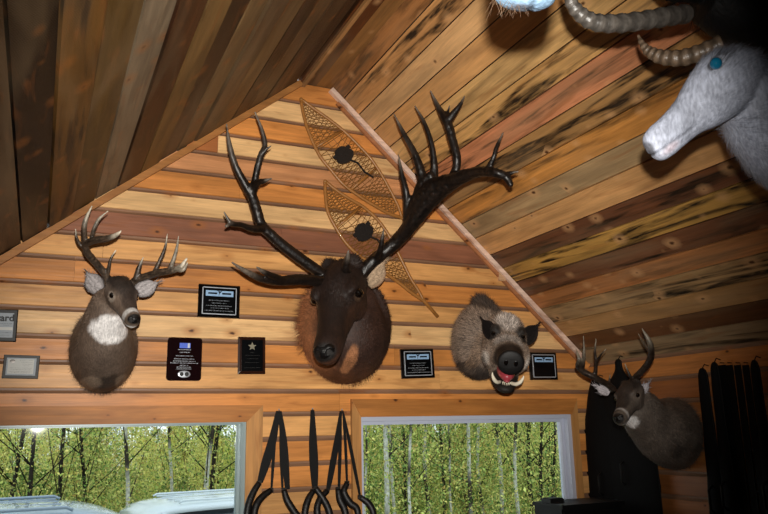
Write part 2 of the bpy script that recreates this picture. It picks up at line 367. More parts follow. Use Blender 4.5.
# windows: casings, frames, panes
TH = .03
def casing(name, mb, mat): return struct(name, mb, mat)
CZ = CAMZ+4*.0345
cw = .088
CS = srgb('#c08a50')
for nm, (x0, x1, z0, z1) in (('window_1', W1), ('window_2', W2)):
    root = bpy.data.objects.new(nm, None); COL.objects.link(root); root.location = ((x0+x1)/2, WY, z0); root['_b'] = list(root.location); root['kind'] = 'structure'
    r = cw if nm == 'window_1' else .05; l = .055 if nm == 'window_2' else .08
    zt = z1+.088 if nm == 'window_1' else z1+.10
    def prism(pts, y0, y1, c):
        v = [(p[0], y0, p[1]) for p in pts]+[(p[0], y1, p[1]) for p in pts]; n = len(pts); m = MB()
        return m.add(v, [tuple(range(n)), tuple(range(n, 2*n))[::-1]]+[(i, i+n, (i+1) % n+n, (i+1) % n) for i in range(n)], c, random.random())
    prism([(x0-l, zt), (x0, z1), (x1, z1), (x1+r, zt)], WY-TH, WY+.02, jit(srgb('#bb7a3c'))).build('head_casing', M['casing'], root)
    prism([(x0-l, z0-.08), (x0, z0), (x0, z1), (x0-l, zt)], WY-TH+.004, WY+.02, jit(CS)).build('side_casing', M['casing_v'], root)
    prism([(x1, z0), (x1+r, z0-.08), (x1+r, zt), (x1, z1)], WY-TH+.004, WY+.02, jit(CS)).build('side_casing', M['casing_v'], root)
    prism([(x0-l, z0-.08), (x1+r, z0-.08), (x1, z0), (x0, z0)], WY-TH, WY+.02, jit(CS)).build('sill_casing', M['casing'], root)
    fm = M['vinyl'] if nm == 'window_2' else M['alu']
    ft = .045 if nm == 'window_2' else .014; fs = .052 if nm == 'window_2' else .034
    m = MB()
    for (i_, d0, d1) in ((0, -.012, .03), (1, .03, .07)):
        g = i_*.45
        a0, a1, b0, b1 = x0+fs*g, x1-fs*g, z0+fs*g, z1-ft*g; t, s_ = (ft*.55, fs*.55)
        m.box((a0, WY+d0, b1-t), (a1, WY+d1, b1)).box((a0, WY+d0, b0), (a1, WY+d1, b0+s_)).box((a0, WY+d0, b0+s_), (a0+(s_ if nm == 'window_1' else .012), WY+d1, b1-t)).box((a1-s_, WY+d0, b0+s_), (a1, WY+d1, b1-t))
    m.build('window_frame', fm, root)
    MB().box((x0+.012, WY+.05, z0+.02), (x1-.02, WY+.056, z1-.012)).build('pane', M['glass'], root)
tag(MB().box(at(497.5, 284)-A(0, .016, 0), at(503.5, 268.5)+A(0, .004, 0), srgb('#caa27c'), .3).build('wood_block', M['casing'], base=at(500, 278)-A(0,0,0)) if False else MB().obox(at(500.5, 276.5)-A(0, .008, 0), A(1,0,0), A(0,1,0), A(0,0,1), .024, .012, .032, srgb('#caa27c'), .3).build('wood_block', M['casing'], base=at(500.5, 276.5)), 'small pale wooden block fixed to the gable wall beside the sloping trim', 'block')

# ------------------------------------------------------------------ remeshed bodies and fur
def remesh(mb, voxel, smooth=6, fac=.6):
    me = bpy.data.meshes.new('tmp'); me.from_pydata(mb.v, [], mb.f); me.update()
    o = bpy.data.objects.new('tmp', me); COL.objects.link(o)
    r = o.modifiers.new('r', 'REMESH'); r.mode = 'VOXEL'; r.voxel_size = voxel
    if smooth: s = o.modifiers.new('s', 'SMOOTH'); s.iterations = smooth; s.factor = fac
    dg = bpy.context.evaluated_depsgraph_get(); e = o.evaluated_get(dg); m = e.to_mesh()
    nv = len(m.vertices); V = np.zeros(nv*3, np.float32); m.vertices.foreach_get('co', V); V = V.reshape(-1, 3).astype(float)
    Nn = np.zeros(nv*3, np.float32); m.vertices.foreach_get('normal', Nn); Nn = Nn.reshape(-1, 3).astype(float)
    F = [tuple(p.vertices) for p in m.polygons]; e.to_mesh_clear(); bpy.data.objects.remove(o); bpy.data.meshes.remove(me)
    return V, Nn, F
def rimf(centre, ax, width=.07):
    centre = np.asarray(centre)
    def f(P):
        d = P-centre; w = smoothstep(1-np.abs(d[:, ax])/width)*.95; d = d.copy(); d[:, ax] = 0; d /= np.linalg.norm(d, axis=1)[:, None]+1e-9
        d = d+A(0, 0, -.35); return d, w
    return f
def smoothstep(x): x = np.clip(x, 0, 1); return x*x*(3-2*x)
def paint(V, base, blobs):
    """base fur colour, then patches: (centre, radius or (3 radii), colour, strength[, frame])"""
    C = np.tile(np.array(base), (len(V), 1)).astype(float)
    for b in blobs:
        if callable(b): C = b(V, C); continue
        c, r, col, st = b[:4]; d = V-np.asarray(c)
        if len(b) > 4: d = d @ np.asarray(b[4]).T
        q = np.linalg.norm(d/np.asarray(r, float), axis=1); q = q+np.array([noise.noise(Vector(v*28))*.16+noise.noise(Vector(v*90))*.1 for v in V]); w = st*smoothstep((1.15-q)/.35)
        C = C*(1-w[:, None])+np.array(col)*w[:, None]
    return C
def body(name, root, V, Nn, F, C, fur=0, flen=.02, fw=.0025, flow=None, lift=.35, var=.3, mask=None, lenf=None, mat='fur', tip=1.15, rim=None):
    nz_ = np.array([noise.noise(Vector(v*14))+.6*noise.noise(Vector(v*45)) for v in V]); C = C*(1+.34*nz_[:, None]).clip(.45, 1.6)
    mb = MB(); mb.add(V, F, C)
    if fur:
        F4 = np.array([f if len(f) == 4 else (*f, f[-1]) for f in F]); P = V[F4].mean(1)
        ar = np.linalg.norm(np.cross(V[F4[:, 2]]-V[F4[:, 0]], V[F4[:, 3]]-V[F4[:, 1]]), axis=1)
        if mask is not None: ar = ar*mask(P)
        idx = rng.choice(len(F4), fur, p=ar/ar.sum()); w = rng.dirichlet([1, 1, 1, 1], fur)
        P = (V[F4[idx]]*w[:, :, None]).sum(1); n = Nn[F4[idx, 0]]; c = (C[F4[idx]]*w[:, :, None]).sum(1)*(1+var*rng.uniform(-1, 1, (fur, 1)))
        g = flow(P)+rng.normal(0, .18, (fur, 3)); g = g-(g*n).sum(1)[:, None]*n; g /= np.linalg.norm(g, axis=1)[:, None]+1e-9
        if rim is not None: dr, wr_ = rim(P); g = g*(1-wr_[:, None])+dr*wr_[:, None]; g /= np.linalg.norm(g, axis=1)[:, None]
        d = g+n*lift*rng.uniform(.3, 1.4, (fur, 1)); d /= np.linalg.norm(d, axis=1)[:, None]
        ln = flen*rng.uniform(.55, 1.25, fur)
        if lenf is not None: ln = ln*lenf(P)
        s = np.cross(g, n)*(fw/2); P = P-n*.001
        VV = np.stack([P-s, P+s, P+d*ln[:, None]], 1).reshape(-1, 3)
        CC = np.stack([c*.85, c*.85, c*tip], 1).reshape(-1, 3)
        b0 = len(mb.v); mb.add(VV, [(3*i, 3*i+1, 3*i+2) for i in range(fur)], CC)
    return mb.build(name, M[mat], root, smooth=True)
def frame(Npt, O, up):
    F_ = nrm(Npt-O); S = nrm(np.cross(F_, up)); U = np.cross(S, F_); return F_, U, S
def ring(c, a, b, n=20): return [c+math.cos(q)*a+math.sin(q)*b for q in np.linspace(0, 2*math.pi, n, endpoint=False)]
def head_loft(mb, O, Fr, L, prof):
    F_, U, S = Fr; P = spline([A(*p) for p in prof], 4)
    mb.loft([ring(O+F_*p[0]*L+U*p[1]*L, S*max(p[3], .004)*L, U*max(p[2], .004)*L) for p in P])
def neck_loft(mb, secs, n=5):
    """secs: (centre(3), half side, half vertical, sidevec(3)) interpolated"""
    P = spline([np.hstack([s[0], s[1], s[2], s[3]]) for s in secs], n)
    rings = []
    for i, p in enumerate(P):
        t = nrm(P[min(i+1, len(P)-1)][:3]-P[max(i-1, 0)][:3]); s = p[5:8]; s = nrm(s-np.dot(s, t)*t); u = np.cross(s, t)
        rings.append(ring(p[:3], s*p[3], u*p[4], 28))
    mb.loft(rings)
def ear(root, base, tip, facing, w, inner, outer, cup=.35, rim=None, name='ear', fringe=0):
    base, tip = A(*base), A(*tip); ax = tip-base; L = np.linalg.norm(ax); ax = ax/L; f = nrm(np.asarray(facing)-np.dot(facing, ax)*ax); s = np.cross(ax, f)
    nu, nv = 12, 16; mb = MB(); lay = []
    for side in (0, 1):
        vs = []
        for i in range(nv+1):
            t = i/nv; ww = w*(.36+.64*math.sin(math.pi*min(1, t*1.15+.12))**.8)*(1-smoothstep((t-.55)/.45)*.97)
            for j in range(nu+1):
                u = -1+2*j/nu; dep = cup*w*(u*u)*(1-.4*t)-cup*w*.6+.12*L*math.sin(t*math.pi)*-.3
                vs.append(base+ax*L*t+s*ww*u+f*(dep)-(f*.006*(1-abs(u)**4*.9) if side else 0))
        lay.append(vs)
    cin, cout = [], []
    for i in range(nv+1):
        for j in range(nu+1):
            u = abs(-1+2*j/nu); t = i/nv; e = smoothstep((max(u, t*1.02)-.72)/.25); r = rim or outer
            cin.append(tuple(np.array(inner)*(1-e)*(1+.25*math.sin(j*2.2+i*.4))+np.array(r)*e)); cout.append(outer)
    W = nu+1; f1 = [(i*W+j, i*W+j+1, (i+1)*W+j+1, (i+1)*W+j) for i in range(nv) for j in range(nu)]
    n = len(lay[0]); edge = [j for j in range(W)]+[i*W+nu for i in range(1, nv+1)]+[nv*W+j for j in range(nu-1, -1, -1)]+[i*W for i in range(nv-1, 0, -1)]
    fs = f1+[tuple(n+a for a in q[::-1]) for q in f1]+[(edge[k], n+edge[k], n+edge[(k+1) % len(edge)], edge[(k+1) % len(edge)]) for k in range(len(edge))]
    mb.add(lay[0]+lay[1], fs, cin+cout)
    for k in range(fringe):
        t = random.random(); u = random.uniform(-1, 1); i = int(t*nv); j = int((u+1)/2*nu); p = lay[0][i*W+j]
        d = nrm(ax*.8+s*u*.5+f*random.uniform(.2, .9)+rng.normal(0, .15, 3)); q = s*.0016; c = np.array(inner)*random.uniform(.6, 1.25)
        mb.add([p-q, p+q, p+d*random.uniform(.015, .04)], [(0, 1, 2)], c)
    return mb.build(name, M['ear'], root, smooth=True)
def antler(root, beams, voxel, dark, pale, name='antler', mat='antler', tipstart=.72, burr=None, tw=.85):
    """beams: lists of (px, py, depthY, radius) or world points; unioned"""
    mb = MB(); tips = []
    for b in beams:
        pts = spline([np.hstack([at(p[0], p[1], p[2]), p[3]*(1.03 if voxel > .005 else 1.04)]) for p in b], 6)
        mb.tube([p[:3] for p in pts], [max(p[3], .95*voxel) for p in pts], 12); tips.append(pts)
        mb.ell(pts[0][:3], A(1,0,0)*pts[0][3], A(0,1,0)*pts[0][3], A(0,0,1)*pts[0][3], 10, 6)
        q_r = max(pts[-1][3]*1.1, voxel); mb.ell(pts[-1][:3], A(q_r, 0, 0), A(0, q_r, 0), A(0, 0, q_r), 8, 6)
    if burr: mb.ell(burr[0], *[A(*e)*burr[1] for e in ((1,0,0), (0,1,0), (0,0,.6))])
    V, Nn, F = remesh(mb, voxel, 3, .5)
    # pearled, channelled surface
    AP = np.vstack([t_[:, :4] for t_ in tips]); TT = np.vstack([np.gradient(t_[:, :3], axis=0) for t_ in tips]); TT /= np.linalg.norm(TT, axis=1)[:, None]+1e-9
    k = np.concatenate([np.argmin(np.linalg.norm(v[:, None, :]-AP[None, :, :3], axis=2)/(AP[:, 3]+.004), axis=1) for v in np.array_split(V, max(1, len(V)//3000))])
    u = V-AP[k, :3]; tt = TT[k]; al = (V*tt).sum(1); u = u-(u*tt).sum(1)[:, None]*tt; r_ = np.maximum(AP[k, 3], .004)
    h = np.array([noise.noise(Vector(a_)) for a_ in (u/r_[:, None]*3.2+(tt*al[:, None])*9)])*1.1+np.array([noise.noise(Vector(v*120))*.45 for v in V]); V = V+Nn*(h*np.minimum(r_*.09, .0022))[:, None]
    C = np.tile(np.array(dark), (len(V), 1))*(1+1.1*h[:, None]).clip(.3, 2.4)
    for pts in tips:
        if pts[-1][3] > .0085: continue                 # blunt beam ends stay dark
        e, s = pts[-1][:3], pts[0][:3]; Lr = np.linalg.norm(e-s)*(1-tipstart)+.012
        w = smoothstep(1-np.linalg.norm(V-e, axis=1)/Lr)*tw; C = C*(1-w[:, None])+np.array(pale)*w[:, None]
    return MB().add(V, F, C).build(name, M[mat], root, smooth=True)
def eye(root, c, r, F_, mat='eye', lid=None, name='eye'):
    mb = MB().ell(c, A(1,0,0)*r, A(0,1,0)*r, A(0,0,1)*r, 16, 12); e = mb.build(name, M[mat], root, smooth=True); return e

DK = srgb('#14100e')
def cervid(root, O, Nn_, up, L, neck, base, blobs, voxel, fur, flen, prof, eyes, earspec, antlers, adark, apale, nosecol, flowdown=.4, extra=None, fringe_c=None, face=None, eye_r=.042, rim=None, hs=1., tips=.85):
    Fr = frame(Nn_, O, up); F_, U, S = Fr; mb = MB()
    prof = [(p[0], p[1], p[2]*hs, p[3]*hs) for p in prof]
    head_loft(mb, O, Fr, L, prof)
    # brow ridges, cheeks, nostril pads
    for s in (-1, 1):
        mb.ell(O+F_*.36*L+U*.12*L+S*s*.15*L, F_*.12*L, U*.05*L, S*.06*L)
        mb.ell(O+F_*.25*L-U*.10*L+S*s*.10*L, F_*.20*L, U*.15*L, S*.085*L)
        mb.ell(O+F_*.95*L-U*.075*L+S*s*.055*L, F_*.07*L, U*.06*L, S*.05*L)
        mb.ell(O+F_*.02*L+U*.13*L+S*s*.11*L, F_*.09*L, U*.1*L, S*.07*L)
    neck_loft(mb, neck)
    V, Nr, F = remesh(mb, voxel, 5, .6)
    loc = (V-O) @ np.stack([F_, U, S]).T/L
    # mouth crease and eye hollows
    for s in (-1, 1):
        q = np.linalg.norm((loc-A(.37, .045, s*.205))/A(.07, .055, .07), axis=1); V = V-S*s*(smoothstep(1.2-q)*.022*L)[:, None]
        q = np.linalg.norm((loc-A(.985, -.055, s*.06))/A(.035, .028, .035), axis=1); V = V-Nr*(smoothstep(1.2-q)*.02*L)[:, None]
    q = np.abs(loc[:, 1]+.165-.03*(loc[:, 0]-.9))/.012; w = smoothstep(1.3-q)*(loc[:, 0] > .62)*(loc[:, 0] < 1.02); V = V-Nr*(w*.012*L)[:, None]
    wp = O[1]
    C = paint(V, base, blobs)
    lw = lambda cond, col, st: None
    def patch(c, r, col, st):
        nonlocal C
        q = np.linalg.norm((loc-A(*c))/A(*r), axis=1); w_ = st*smoothstep((1.2-q)/.4); C = C*(1-w_[:, None])+np.array(col)*w_[:, None]
    for p in face: patch(*p)
    C = C*(1-.6*w[:, None])
    back = np.abs(V[:, 1]) # unused
    def flow(P):
        d = P-Nn_; d /= np.linalg.norm(d, axis=1)[:, None]; return d+A(0, 0, -flowdown)
    def lenf(P):
        l = (P-O) @ F_/L; k = 1+rim(P)[1]*.9; return np.where(l > .1, np.where(l > .6, .12, .3), 1.)*k
    bo = body('body', root, V, Nr, F, C, fur, flen, .0022 if L < .4 else .003, flow, .35, .6, None, lenf, rim=rim, tip=1.35)
    for s, c in zip((-1, 1), eyes):
        eye(root, O+(F_*c[0]+U*c[1]+S*s*c[2])*L, eye_r*L, F_)
    nz = MB()
    for s in (-1, 1): nz.ell(O+(F_*.985-U*.045+S*s*.036*hs)*L, F_*.052*L, U*.05*hs*L, S*.052*hs*L)
    nz.ell(O+(F_*.995-U*.065)*L, F_*.052*L, U*.066*hs*L, S*.072*hs*L)
    V2, N2, F2 = remesh(nz, .0035 if L < .4 else .005, 2)
    l2 = (V2-O) @ np.stack([F_, U, S]).T/L
    for s in (-1, 1):
        q = np.linalg.norm((l2-A(1.03, -.045, s*.055*hs))/A(.035, .026, .03), axis=1); V2 = V2-N2*(smoothstep(1.2-q)*.04*L)[:, None]
    MB().add(V2, F2).build('nose', M['nose'], root, smooth=True)
    for e in earspec: ear(root, *e)
    for a in antlers: antler(root, a[0], a[1], adark, apale, burr=a[2] if len(a) > 2 else None, tw=tips)
    return Fr
DPROF = [(-.12, -.02, .09, .09), (-.04, .0, .17, .15), (.08, .01, .215, .19), (.22, .005, .23, .2), (.36, 0, .215, .195), (.5, -.025, .18, .155), (.64, -.05, .15, .13), (.8, -.078, .132, .115), (.92, -.085, .124, .112), (1.0, -.09, .10, .094), (1.04, -.1, .04, .04)]

# ---- left whitetail
b = at(104, 345, 4.0)
t = thing('deer_mount', b, 'white-throated deer head mount on the gable wall at far left, antlers turned right', 'deer mount', None)
O = at(117, 288, 3.62); Nn_ = at(135, 317, 3.41); L = np.linalg.norm(Nn_-O); print('deer L', L)
SX = A(1, 0, 0)
neck = [(at(104, 349, 4.0), .145, .205, SX), (at(104, 349, 3.94), .155, .215, SX), (at(104, 348, 3.86), .15, .20, SX), (at(105, 337, 3.78), .125, .16, SX), (at(107, 315, 3.71), .095, .125, SX), (at(112, 297, 3.65), .075, .085, SX)]
G1, G2, WH = srgb('#6a5a4e'), srgb('#2e2622'), srgb('#dcd9d8')
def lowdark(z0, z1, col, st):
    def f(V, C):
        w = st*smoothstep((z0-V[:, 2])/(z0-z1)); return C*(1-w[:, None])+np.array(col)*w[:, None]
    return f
blobs = [lowdark(b[2]+.1, b[2]-.25, srgb('#4a3c32'), .7),  # fur darkens downward: the body's vertical shading put into its colour
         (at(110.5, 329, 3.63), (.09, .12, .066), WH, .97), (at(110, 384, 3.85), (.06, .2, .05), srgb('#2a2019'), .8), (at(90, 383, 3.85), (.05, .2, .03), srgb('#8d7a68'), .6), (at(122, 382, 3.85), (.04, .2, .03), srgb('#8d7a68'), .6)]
face = [((.15, .2, 0), (.5, .2, .22), G2, .9), ((.62, .06, 0), (.3, .12, .13), srgb('#3a2f29'), .9), ((.38, .03, .21), (.10, .09, .1), srgb('#a89a8c'), .8), ((.38, .03, -.21), (.10, .09, .1), srgb('#a89a8c'), .8),
        ((.87, -.08, 0), (.07, .2, .2), srgb('#d6d2ce'), .85), ((.8, -.21, 0), (.3, .08, .17), srgb('#e6e3e0'), .95), ((1.0, -.04, 0), (.06, .1, .12), DK, 1.)]
LA = [[(109, 284, 3.62, .019), (105, 274, 3.60, .017), (95, 262, 3.56, .0165), (87, 252, 3.50, .0165), (84.5, 238, 3.44, .013), (85, 222, 3.40, .0105), (92, 206, 3.38, .003)],
      [(88, 251, 3.51, .012), (80, 244, 3.50, .009), (76.5, 237, 3.48, .006), (75.5, 229, 3.47, .003)],
      [(86, 244, 3.46, .014), (96, 240, 3.38, .015), (107, 238.5, 3.33, .014), (116, 235, 3.30, .010), (121, 231, 3.28, .004)],
      [(91, 243, 3.44, .011), (94, 229, 3.40, .009), (99, 219, 3.38, .007), (108, 211, 3.36, .0028)],
      [(107, 277, 3.60, .010), (109, 267, 3.57, .009), (111, 258, 3.55, .006), (116, 250, 3.54, .0025)]]
RA = [[(130, 286, 3.60, .019), (136, 280, 3.58, .017), (147, 276, 3.54, .0165), (160, 272.5, 3.48, .0165), (172, 270.5, 3.43, .015), (181, 266.5, 3.39, .012), (186.5, 259, 3.37, .006)],
      [(136, 279, 3.57, .015), (139, 268, 3.55, .012), (143, 257.5, 3.53, .003)],
      [(154, 273, 3.50, .011), (160, 260, 3.48, .009), (165, 248, 3.47, .0075), (167.5, 234, 3.46, .0025)],
      [(169, 271, 3.44, .012), (174, 258, 3.41, .009), (177, 247, 3.40, .007), (178.5, 236, 3.39, .0025)],
      [(176, 269, 3.40, .012), (183, 270, 3.36, .009), (187.5, 263, 3.35, .004)]]
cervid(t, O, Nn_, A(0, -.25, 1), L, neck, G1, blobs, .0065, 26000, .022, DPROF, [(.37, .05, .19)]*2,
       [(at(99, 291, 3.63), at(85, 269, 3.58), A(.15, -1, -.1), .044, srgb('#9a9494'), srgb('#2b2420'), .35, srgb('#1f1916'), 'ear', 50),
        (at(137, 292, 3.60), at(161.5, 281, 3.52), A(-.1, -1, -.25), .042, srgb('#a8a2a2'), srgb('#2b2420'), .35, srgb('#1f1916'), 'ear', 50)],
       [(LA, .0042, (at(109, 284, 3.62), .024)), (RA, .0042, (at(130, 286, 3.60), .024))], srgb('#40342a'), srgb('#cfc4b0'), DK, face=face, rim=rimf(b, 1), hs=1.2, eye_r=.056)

# ---- elk
b = at(345, 325, 4.0)
t = thing('elk_mount', b, 'huge dark elk head mount with sweeping black antlers in the centre of the gable wall', 'elk mount')
O = at(347, 279, 3.60); Nn_ = at(322, 346, 3.24); L = np.linalg.norm(Nn_-O); print('elk L', L)
neck = [(at(345, 327, 4.0), .245, .31, SX), (at(345, 327, 3.90), .255, .315, SX), (at(346, 322, 3.80), .23, .28, SX), (at(350, 308, 3.72), .17, .215, SX), (at(354, 295, 3.65), .11, .15, SX)]
EB = srgb('#35221a')
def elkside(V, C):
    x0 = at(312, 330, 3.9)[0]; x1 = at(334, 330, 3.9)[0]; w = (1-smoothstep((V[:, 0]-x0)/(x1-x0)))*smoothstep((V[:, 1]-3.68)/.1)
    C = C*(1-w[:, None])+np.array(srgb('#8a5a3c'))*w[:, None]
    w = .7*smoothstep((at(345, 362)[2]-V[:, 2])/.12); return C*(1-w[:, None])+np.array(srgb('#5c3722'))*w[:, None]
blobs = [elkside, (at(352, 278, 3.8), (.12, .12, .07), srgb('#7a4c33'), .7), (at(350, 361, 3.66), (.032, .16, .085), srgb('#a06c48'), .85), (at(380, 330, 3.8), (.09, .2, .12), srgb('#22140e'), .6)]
face = [((.3, .1, 0), (.8, .3, .3), srgb('#1d120d'), .9), ((.55, -.1, -.16), (.25, .12, .08), srgb('#3a2418'), .7), ((.6, .0, .15), (.2, .1, .06), srgb('#2c1b12'), .7), ((.38, .04, .215), (.11, .09, .14), srgb('#a08468'), .85), ((.38, .04, -.215), (.06, .05, .1), srgb('#5c4634'), .6),
        ((.9, -.1, .1), (.07, .07, .05), srgb('#8c7460'), .6), ((.86, -.22, 0), (.2, .035, .12), srgb('#a69078'), .8), ((.12, -.1, .22), (.15, .25, .12), srgb('#4a2c1c'), .6), ((1.0, -.06, 0), (.08, .08, .1), DK, 1.)]
ELA = [[(339, 282, 3.55, .034), (325, 276, 3.54, .031), (308, 264, 3.52, .029), (286, 248, 3.50, .027), (270, 234, 3.48, .026), (261, 224, 3.47, .026), (256, 208, 3.46, .025), (252, 196, 3.46, .025), (246, 186, 3.45, .021), (236, 167, 3.43, .017), (230, 147, 3.41, .013), (226.5, 124, 3.40, .004)],
       [(252, 194, 3.46, .023), (254, 186, 3.44, .018), (257, 170, 3.42, .017), (261, 155, 3.40, .016), (265, 145, 3.39, .013), (262, 130, 3.38, .010), (255, 112, 3.37, .004)],
       [(261, 156, 3.40, .013), (265.5, 150, 3.38, .009), (271, 146, 3.36, .004)],
       [(253, 190, 3.45, .02), (258, 183, 3.40, .015), (264, 181, 3.36, .013), (271.5, 178.5, 3.33, .004)],
       [(247, 190, 3.45, .012), (246, 184, 3.45, .008), (245, 181, 3.45, .005)],
       [(262, 228, 3.47, .024), (253, 229, 3.42, .017), (241, 225, 3.38, .014), (231, 223, 3.35, .012), (224, 212, 3.33, .004)],
       [(231, 224, 3.35, .011), (226, 226, 3.34, .008)],
       [(335, 283, 3.53, .032), (318, 281, 3.48, .028), (300, 279.5, 3.42, .027), (278, 281, 3.37, .023), (262, 279, 3.33, .017), (247, 272, 3.29, .013), (232, 262.5, 3.26, .005)],
       [(284, 281, 3.38, .02), (273, 276, 3.32, .015), (264, 272, 3.28, .012), (256.5, 267, 3.25, .005)]]
ERA = [[(358, 279, 3.53, .034), (369, 265, 3.50, .033), (383, 253, 3.46, .034), (398, 240, 3.42, .036), (415, 219, 3.38, .041), (430, 199, 3.35, .047), (444, 187, 3.33, .045), (460, 178, 3.30, .034), (478, 172, 3.28, .026), (496, 173, 3.25, .022), (506, 177, 3.23, .018), (510.5, 184, 3.22, .014)],
       [(414, 212, 3.37, .042), (421, 200, 3.35, .046), (432, 189, 3.33, .046), (446, 183, 3.32, .04)],
       [(416, 208, 3.37, .03), (419, 196, 3.34, .034), (424, 183, 3.32, .032), (430, 176, 3.31, .022)],
       [(408, 226, 3.39, .026), (407, 208, 3.34, .021), (406, 192, 3.30, .018), (402, 175, 3.28, .013), (398.5, 155, 3.26, .004)],
       [(424, 206, 3.36, .036), (424, 188, 3.33, .032), (421, 172, 3.30, .024), (414, 152, 3.27, .017), (404, 134, 3.25, .013), (394, 114, 3.23, .004)],
       [(430, 192, 3.35, .032), (434, 174, 3.33, .022), (433.5, 156, 3.31, .016), (430, 138, 3.29, .013), (423, 120, 3.27, .010), (415, 106, 3.26, .004)],
       [(447, 186, 3.33, .034), (455, 172, 3.31, .022), (457, 158, 3.29, .020), (452, 138, 3.27, .021), (447, 122, 3.25, .022), (439, 108, 3.24, .014), (430.5, 91, 3.22, .004)],
       [(448, 121, 3.25, .02), (454, 113, 3.26, .017), (460, 105, 3.27, .011), (464.5, 96, 3.28, .004)],
       [(447, 114, 3.25, .009), (449.5, 106, 3.25, .004)],
       [(487, 171, 3.27, .018), (493, 159, 3.25, .012), (497, 146, 3.24, .010), (503, 133, 3.23, .004)],
       [(503, 175, 3.24, .013), (511, 173, 3.22, .010), (518, 171.5, 3.20, .005)],
       [(352, 279, 3.50, .027), (346, 270, 3.42, .024), (347, 261, 3.37, .018), (348.5, 251, 3.33, .006)],
       [(376, 260, 3.48, .022), (380, 250, 3.40, .015), (382, 240, 3.36, .012), (383.5, 229, 3.33, .004)]]
ERA = [[(px, py, Y_-.5*min(max((px-395)/90, 0), 1.1), r_) for px, py, Y_, r_ in bm] for bm in ERA]      # the beam sweeps forward, clear of the roof
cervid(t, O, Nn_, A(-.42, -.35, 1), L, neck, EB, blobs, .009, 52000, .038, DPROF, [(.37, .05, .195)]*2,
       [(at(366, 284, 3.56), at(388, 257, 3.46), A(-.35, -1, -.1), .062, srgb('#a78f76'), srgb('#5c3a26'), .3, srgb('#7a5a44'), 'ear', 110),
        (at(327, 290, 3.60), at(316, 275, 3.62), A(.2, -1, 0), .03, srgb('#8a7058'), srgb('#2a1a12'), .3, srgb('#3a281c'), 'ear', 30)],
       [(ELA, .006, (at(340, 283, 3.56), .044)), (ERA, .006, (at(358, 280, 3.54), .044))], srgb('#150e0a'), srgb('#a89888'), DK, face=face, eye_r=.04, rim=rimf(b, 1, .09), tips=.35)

# ---- right deer, hung on the right wall
b = atX(680, 435, RX)
t = thing('deer_mount', b, 'grey deer head mount on the dark right wall, looking towards the window', 'deer mount')
def ax_(px, py, X): return atX(px, py, X)
O = ax_(634, 391, 2.86); Nn_ = ax_(617, 415, 2.62); L = np.linalg.norm(Nn_-O); print('deer2 L', L)
SY = A(0, 1, 0)
neck = [(ax_(674, 434, RX), .165, .19, SY), (ax_(671, 433, 3.25), .17, .195, SY), (ax_(661, 430, 3.13), .155, .17, SY), (ax_(648, 421, 3.01), .12, .13, SY), (ax_(639, 408, 2.92), .10, .115, SY), (ax_(636, 398, 2.88), .07, .08, SY)]
blobs = [(ax_(626, 425, 2.78), (.085, .1, .055), WH, .95), (ax_(685, 458, 3.1), (.1, .1, .08), srgb('#2a2420'), .6)]  # second patch puts the body's shadow side into the fur colour
face = [((.15, .2, 0), (.5, .2, .22), G2, .9), ((.62, .06, 0), (.3, .12, .13), srgb('#2c2521'), .9), ((.38, .03, .21), (.08, .07, .1), srgb('#6e6258'), .6), ((.38, .03, -.21), (.08, .07, .1), srgb('#6e6258'), .6),
        ((.86, -.08, 0), (.06, .14, .15), srgb('#c0bcb8'), .8), ((.8, -.2, 0), (.2, .07, .14), srgb('#c8c4c0'), .8), ((1.0, -.06, 0), (.09, .09, .1), DK, 1.)]
def dY(px, py, X): return ax_(px, py, X)[1]
def q_(px, py, X, r): return (px, py, dY(px, py, X), r)
DLA = [[q_(613, 389, 2.84, .017), q_(607, 384, 2.80, .016), q_(596, 378, 2.72, .0165), q_(584, 372, 2.66, .016), q_(578, 366, 2.62, .014), q_(579, 359, 2.60, .010), q_(576, 349, 2.60, .003)],
       [q_(582, 369, 2.65, .013), q_(584, 356, 2.62, .009), q_(583.5, 336, 2.60, .003)],
       [q_(595, 377, 2.72, .012), q_(596, 364, 2.70, .009), q_(595, 352, 2.68, .007), q_(596, 339, 2.67, .003)],
       [q_(596, 364, 2.70, .009), q_(600, 356, 2.68, .006), q_(606, 349, 2.67, .003)],
       [q_(609, 386, 2.82, .009), q_(610, 375, 2.80, .003)]]
DRA = [[q_(628, 388, 2.87, .017), q_(633, 380, 2.86, .016), q_(640, 373, 2.84, .0165), q_(647, 365, 2.82, .0165), q_(651, 356, 2.78, .0165), q_(650.5, 345, 2.74, .014), q_(647, 337, 2.72, .010), q_(642, 328.5, 2.70, .003)],
       [q_(649, 350, 2.76, .010), q_(643, 342, 2.76, .006), q_(638.5, 334, 2.76, .003)],
       [q_(634, 381, 2.86, .010), q_(630, 376, 2.82, .008), q_(625, 364, 2.80, .003)]]
cervid(t, O, Nn_, A(-.3, 0, 1), L, neck, srgb('#5a5048'), blobs, .0065, 20000, .02, DPROF, [(.37, .05, .19)]*2,
       [(ax_(609, 393, 2.84), ax_(593.5, 385, 2.80), A(-.6, -1, -.1), .028, srgb('#b0aaae'), srgb('#2b2420'), .35, srgb('#4a4442'), 'ear', 60),
        (ax_(638, 395, 2.90), ax_(651, 380, 2.92), A(-.6, -1, -.1), .028, srgb('#b0aaae'), srgb('#2b2420'), .35, srgb('#4a4442'), 'ear', 60)],
       [(DLA, .0042, (ax_(613, 390, 2.85), .022)), (DRA, .0042, (ax_(628, 389, 2.88), .022))], srgb('#2c221b'), srgb('#b0a490'), DK, face=face, rim=rimf(b, 0), hs=1.08, tips=.6)

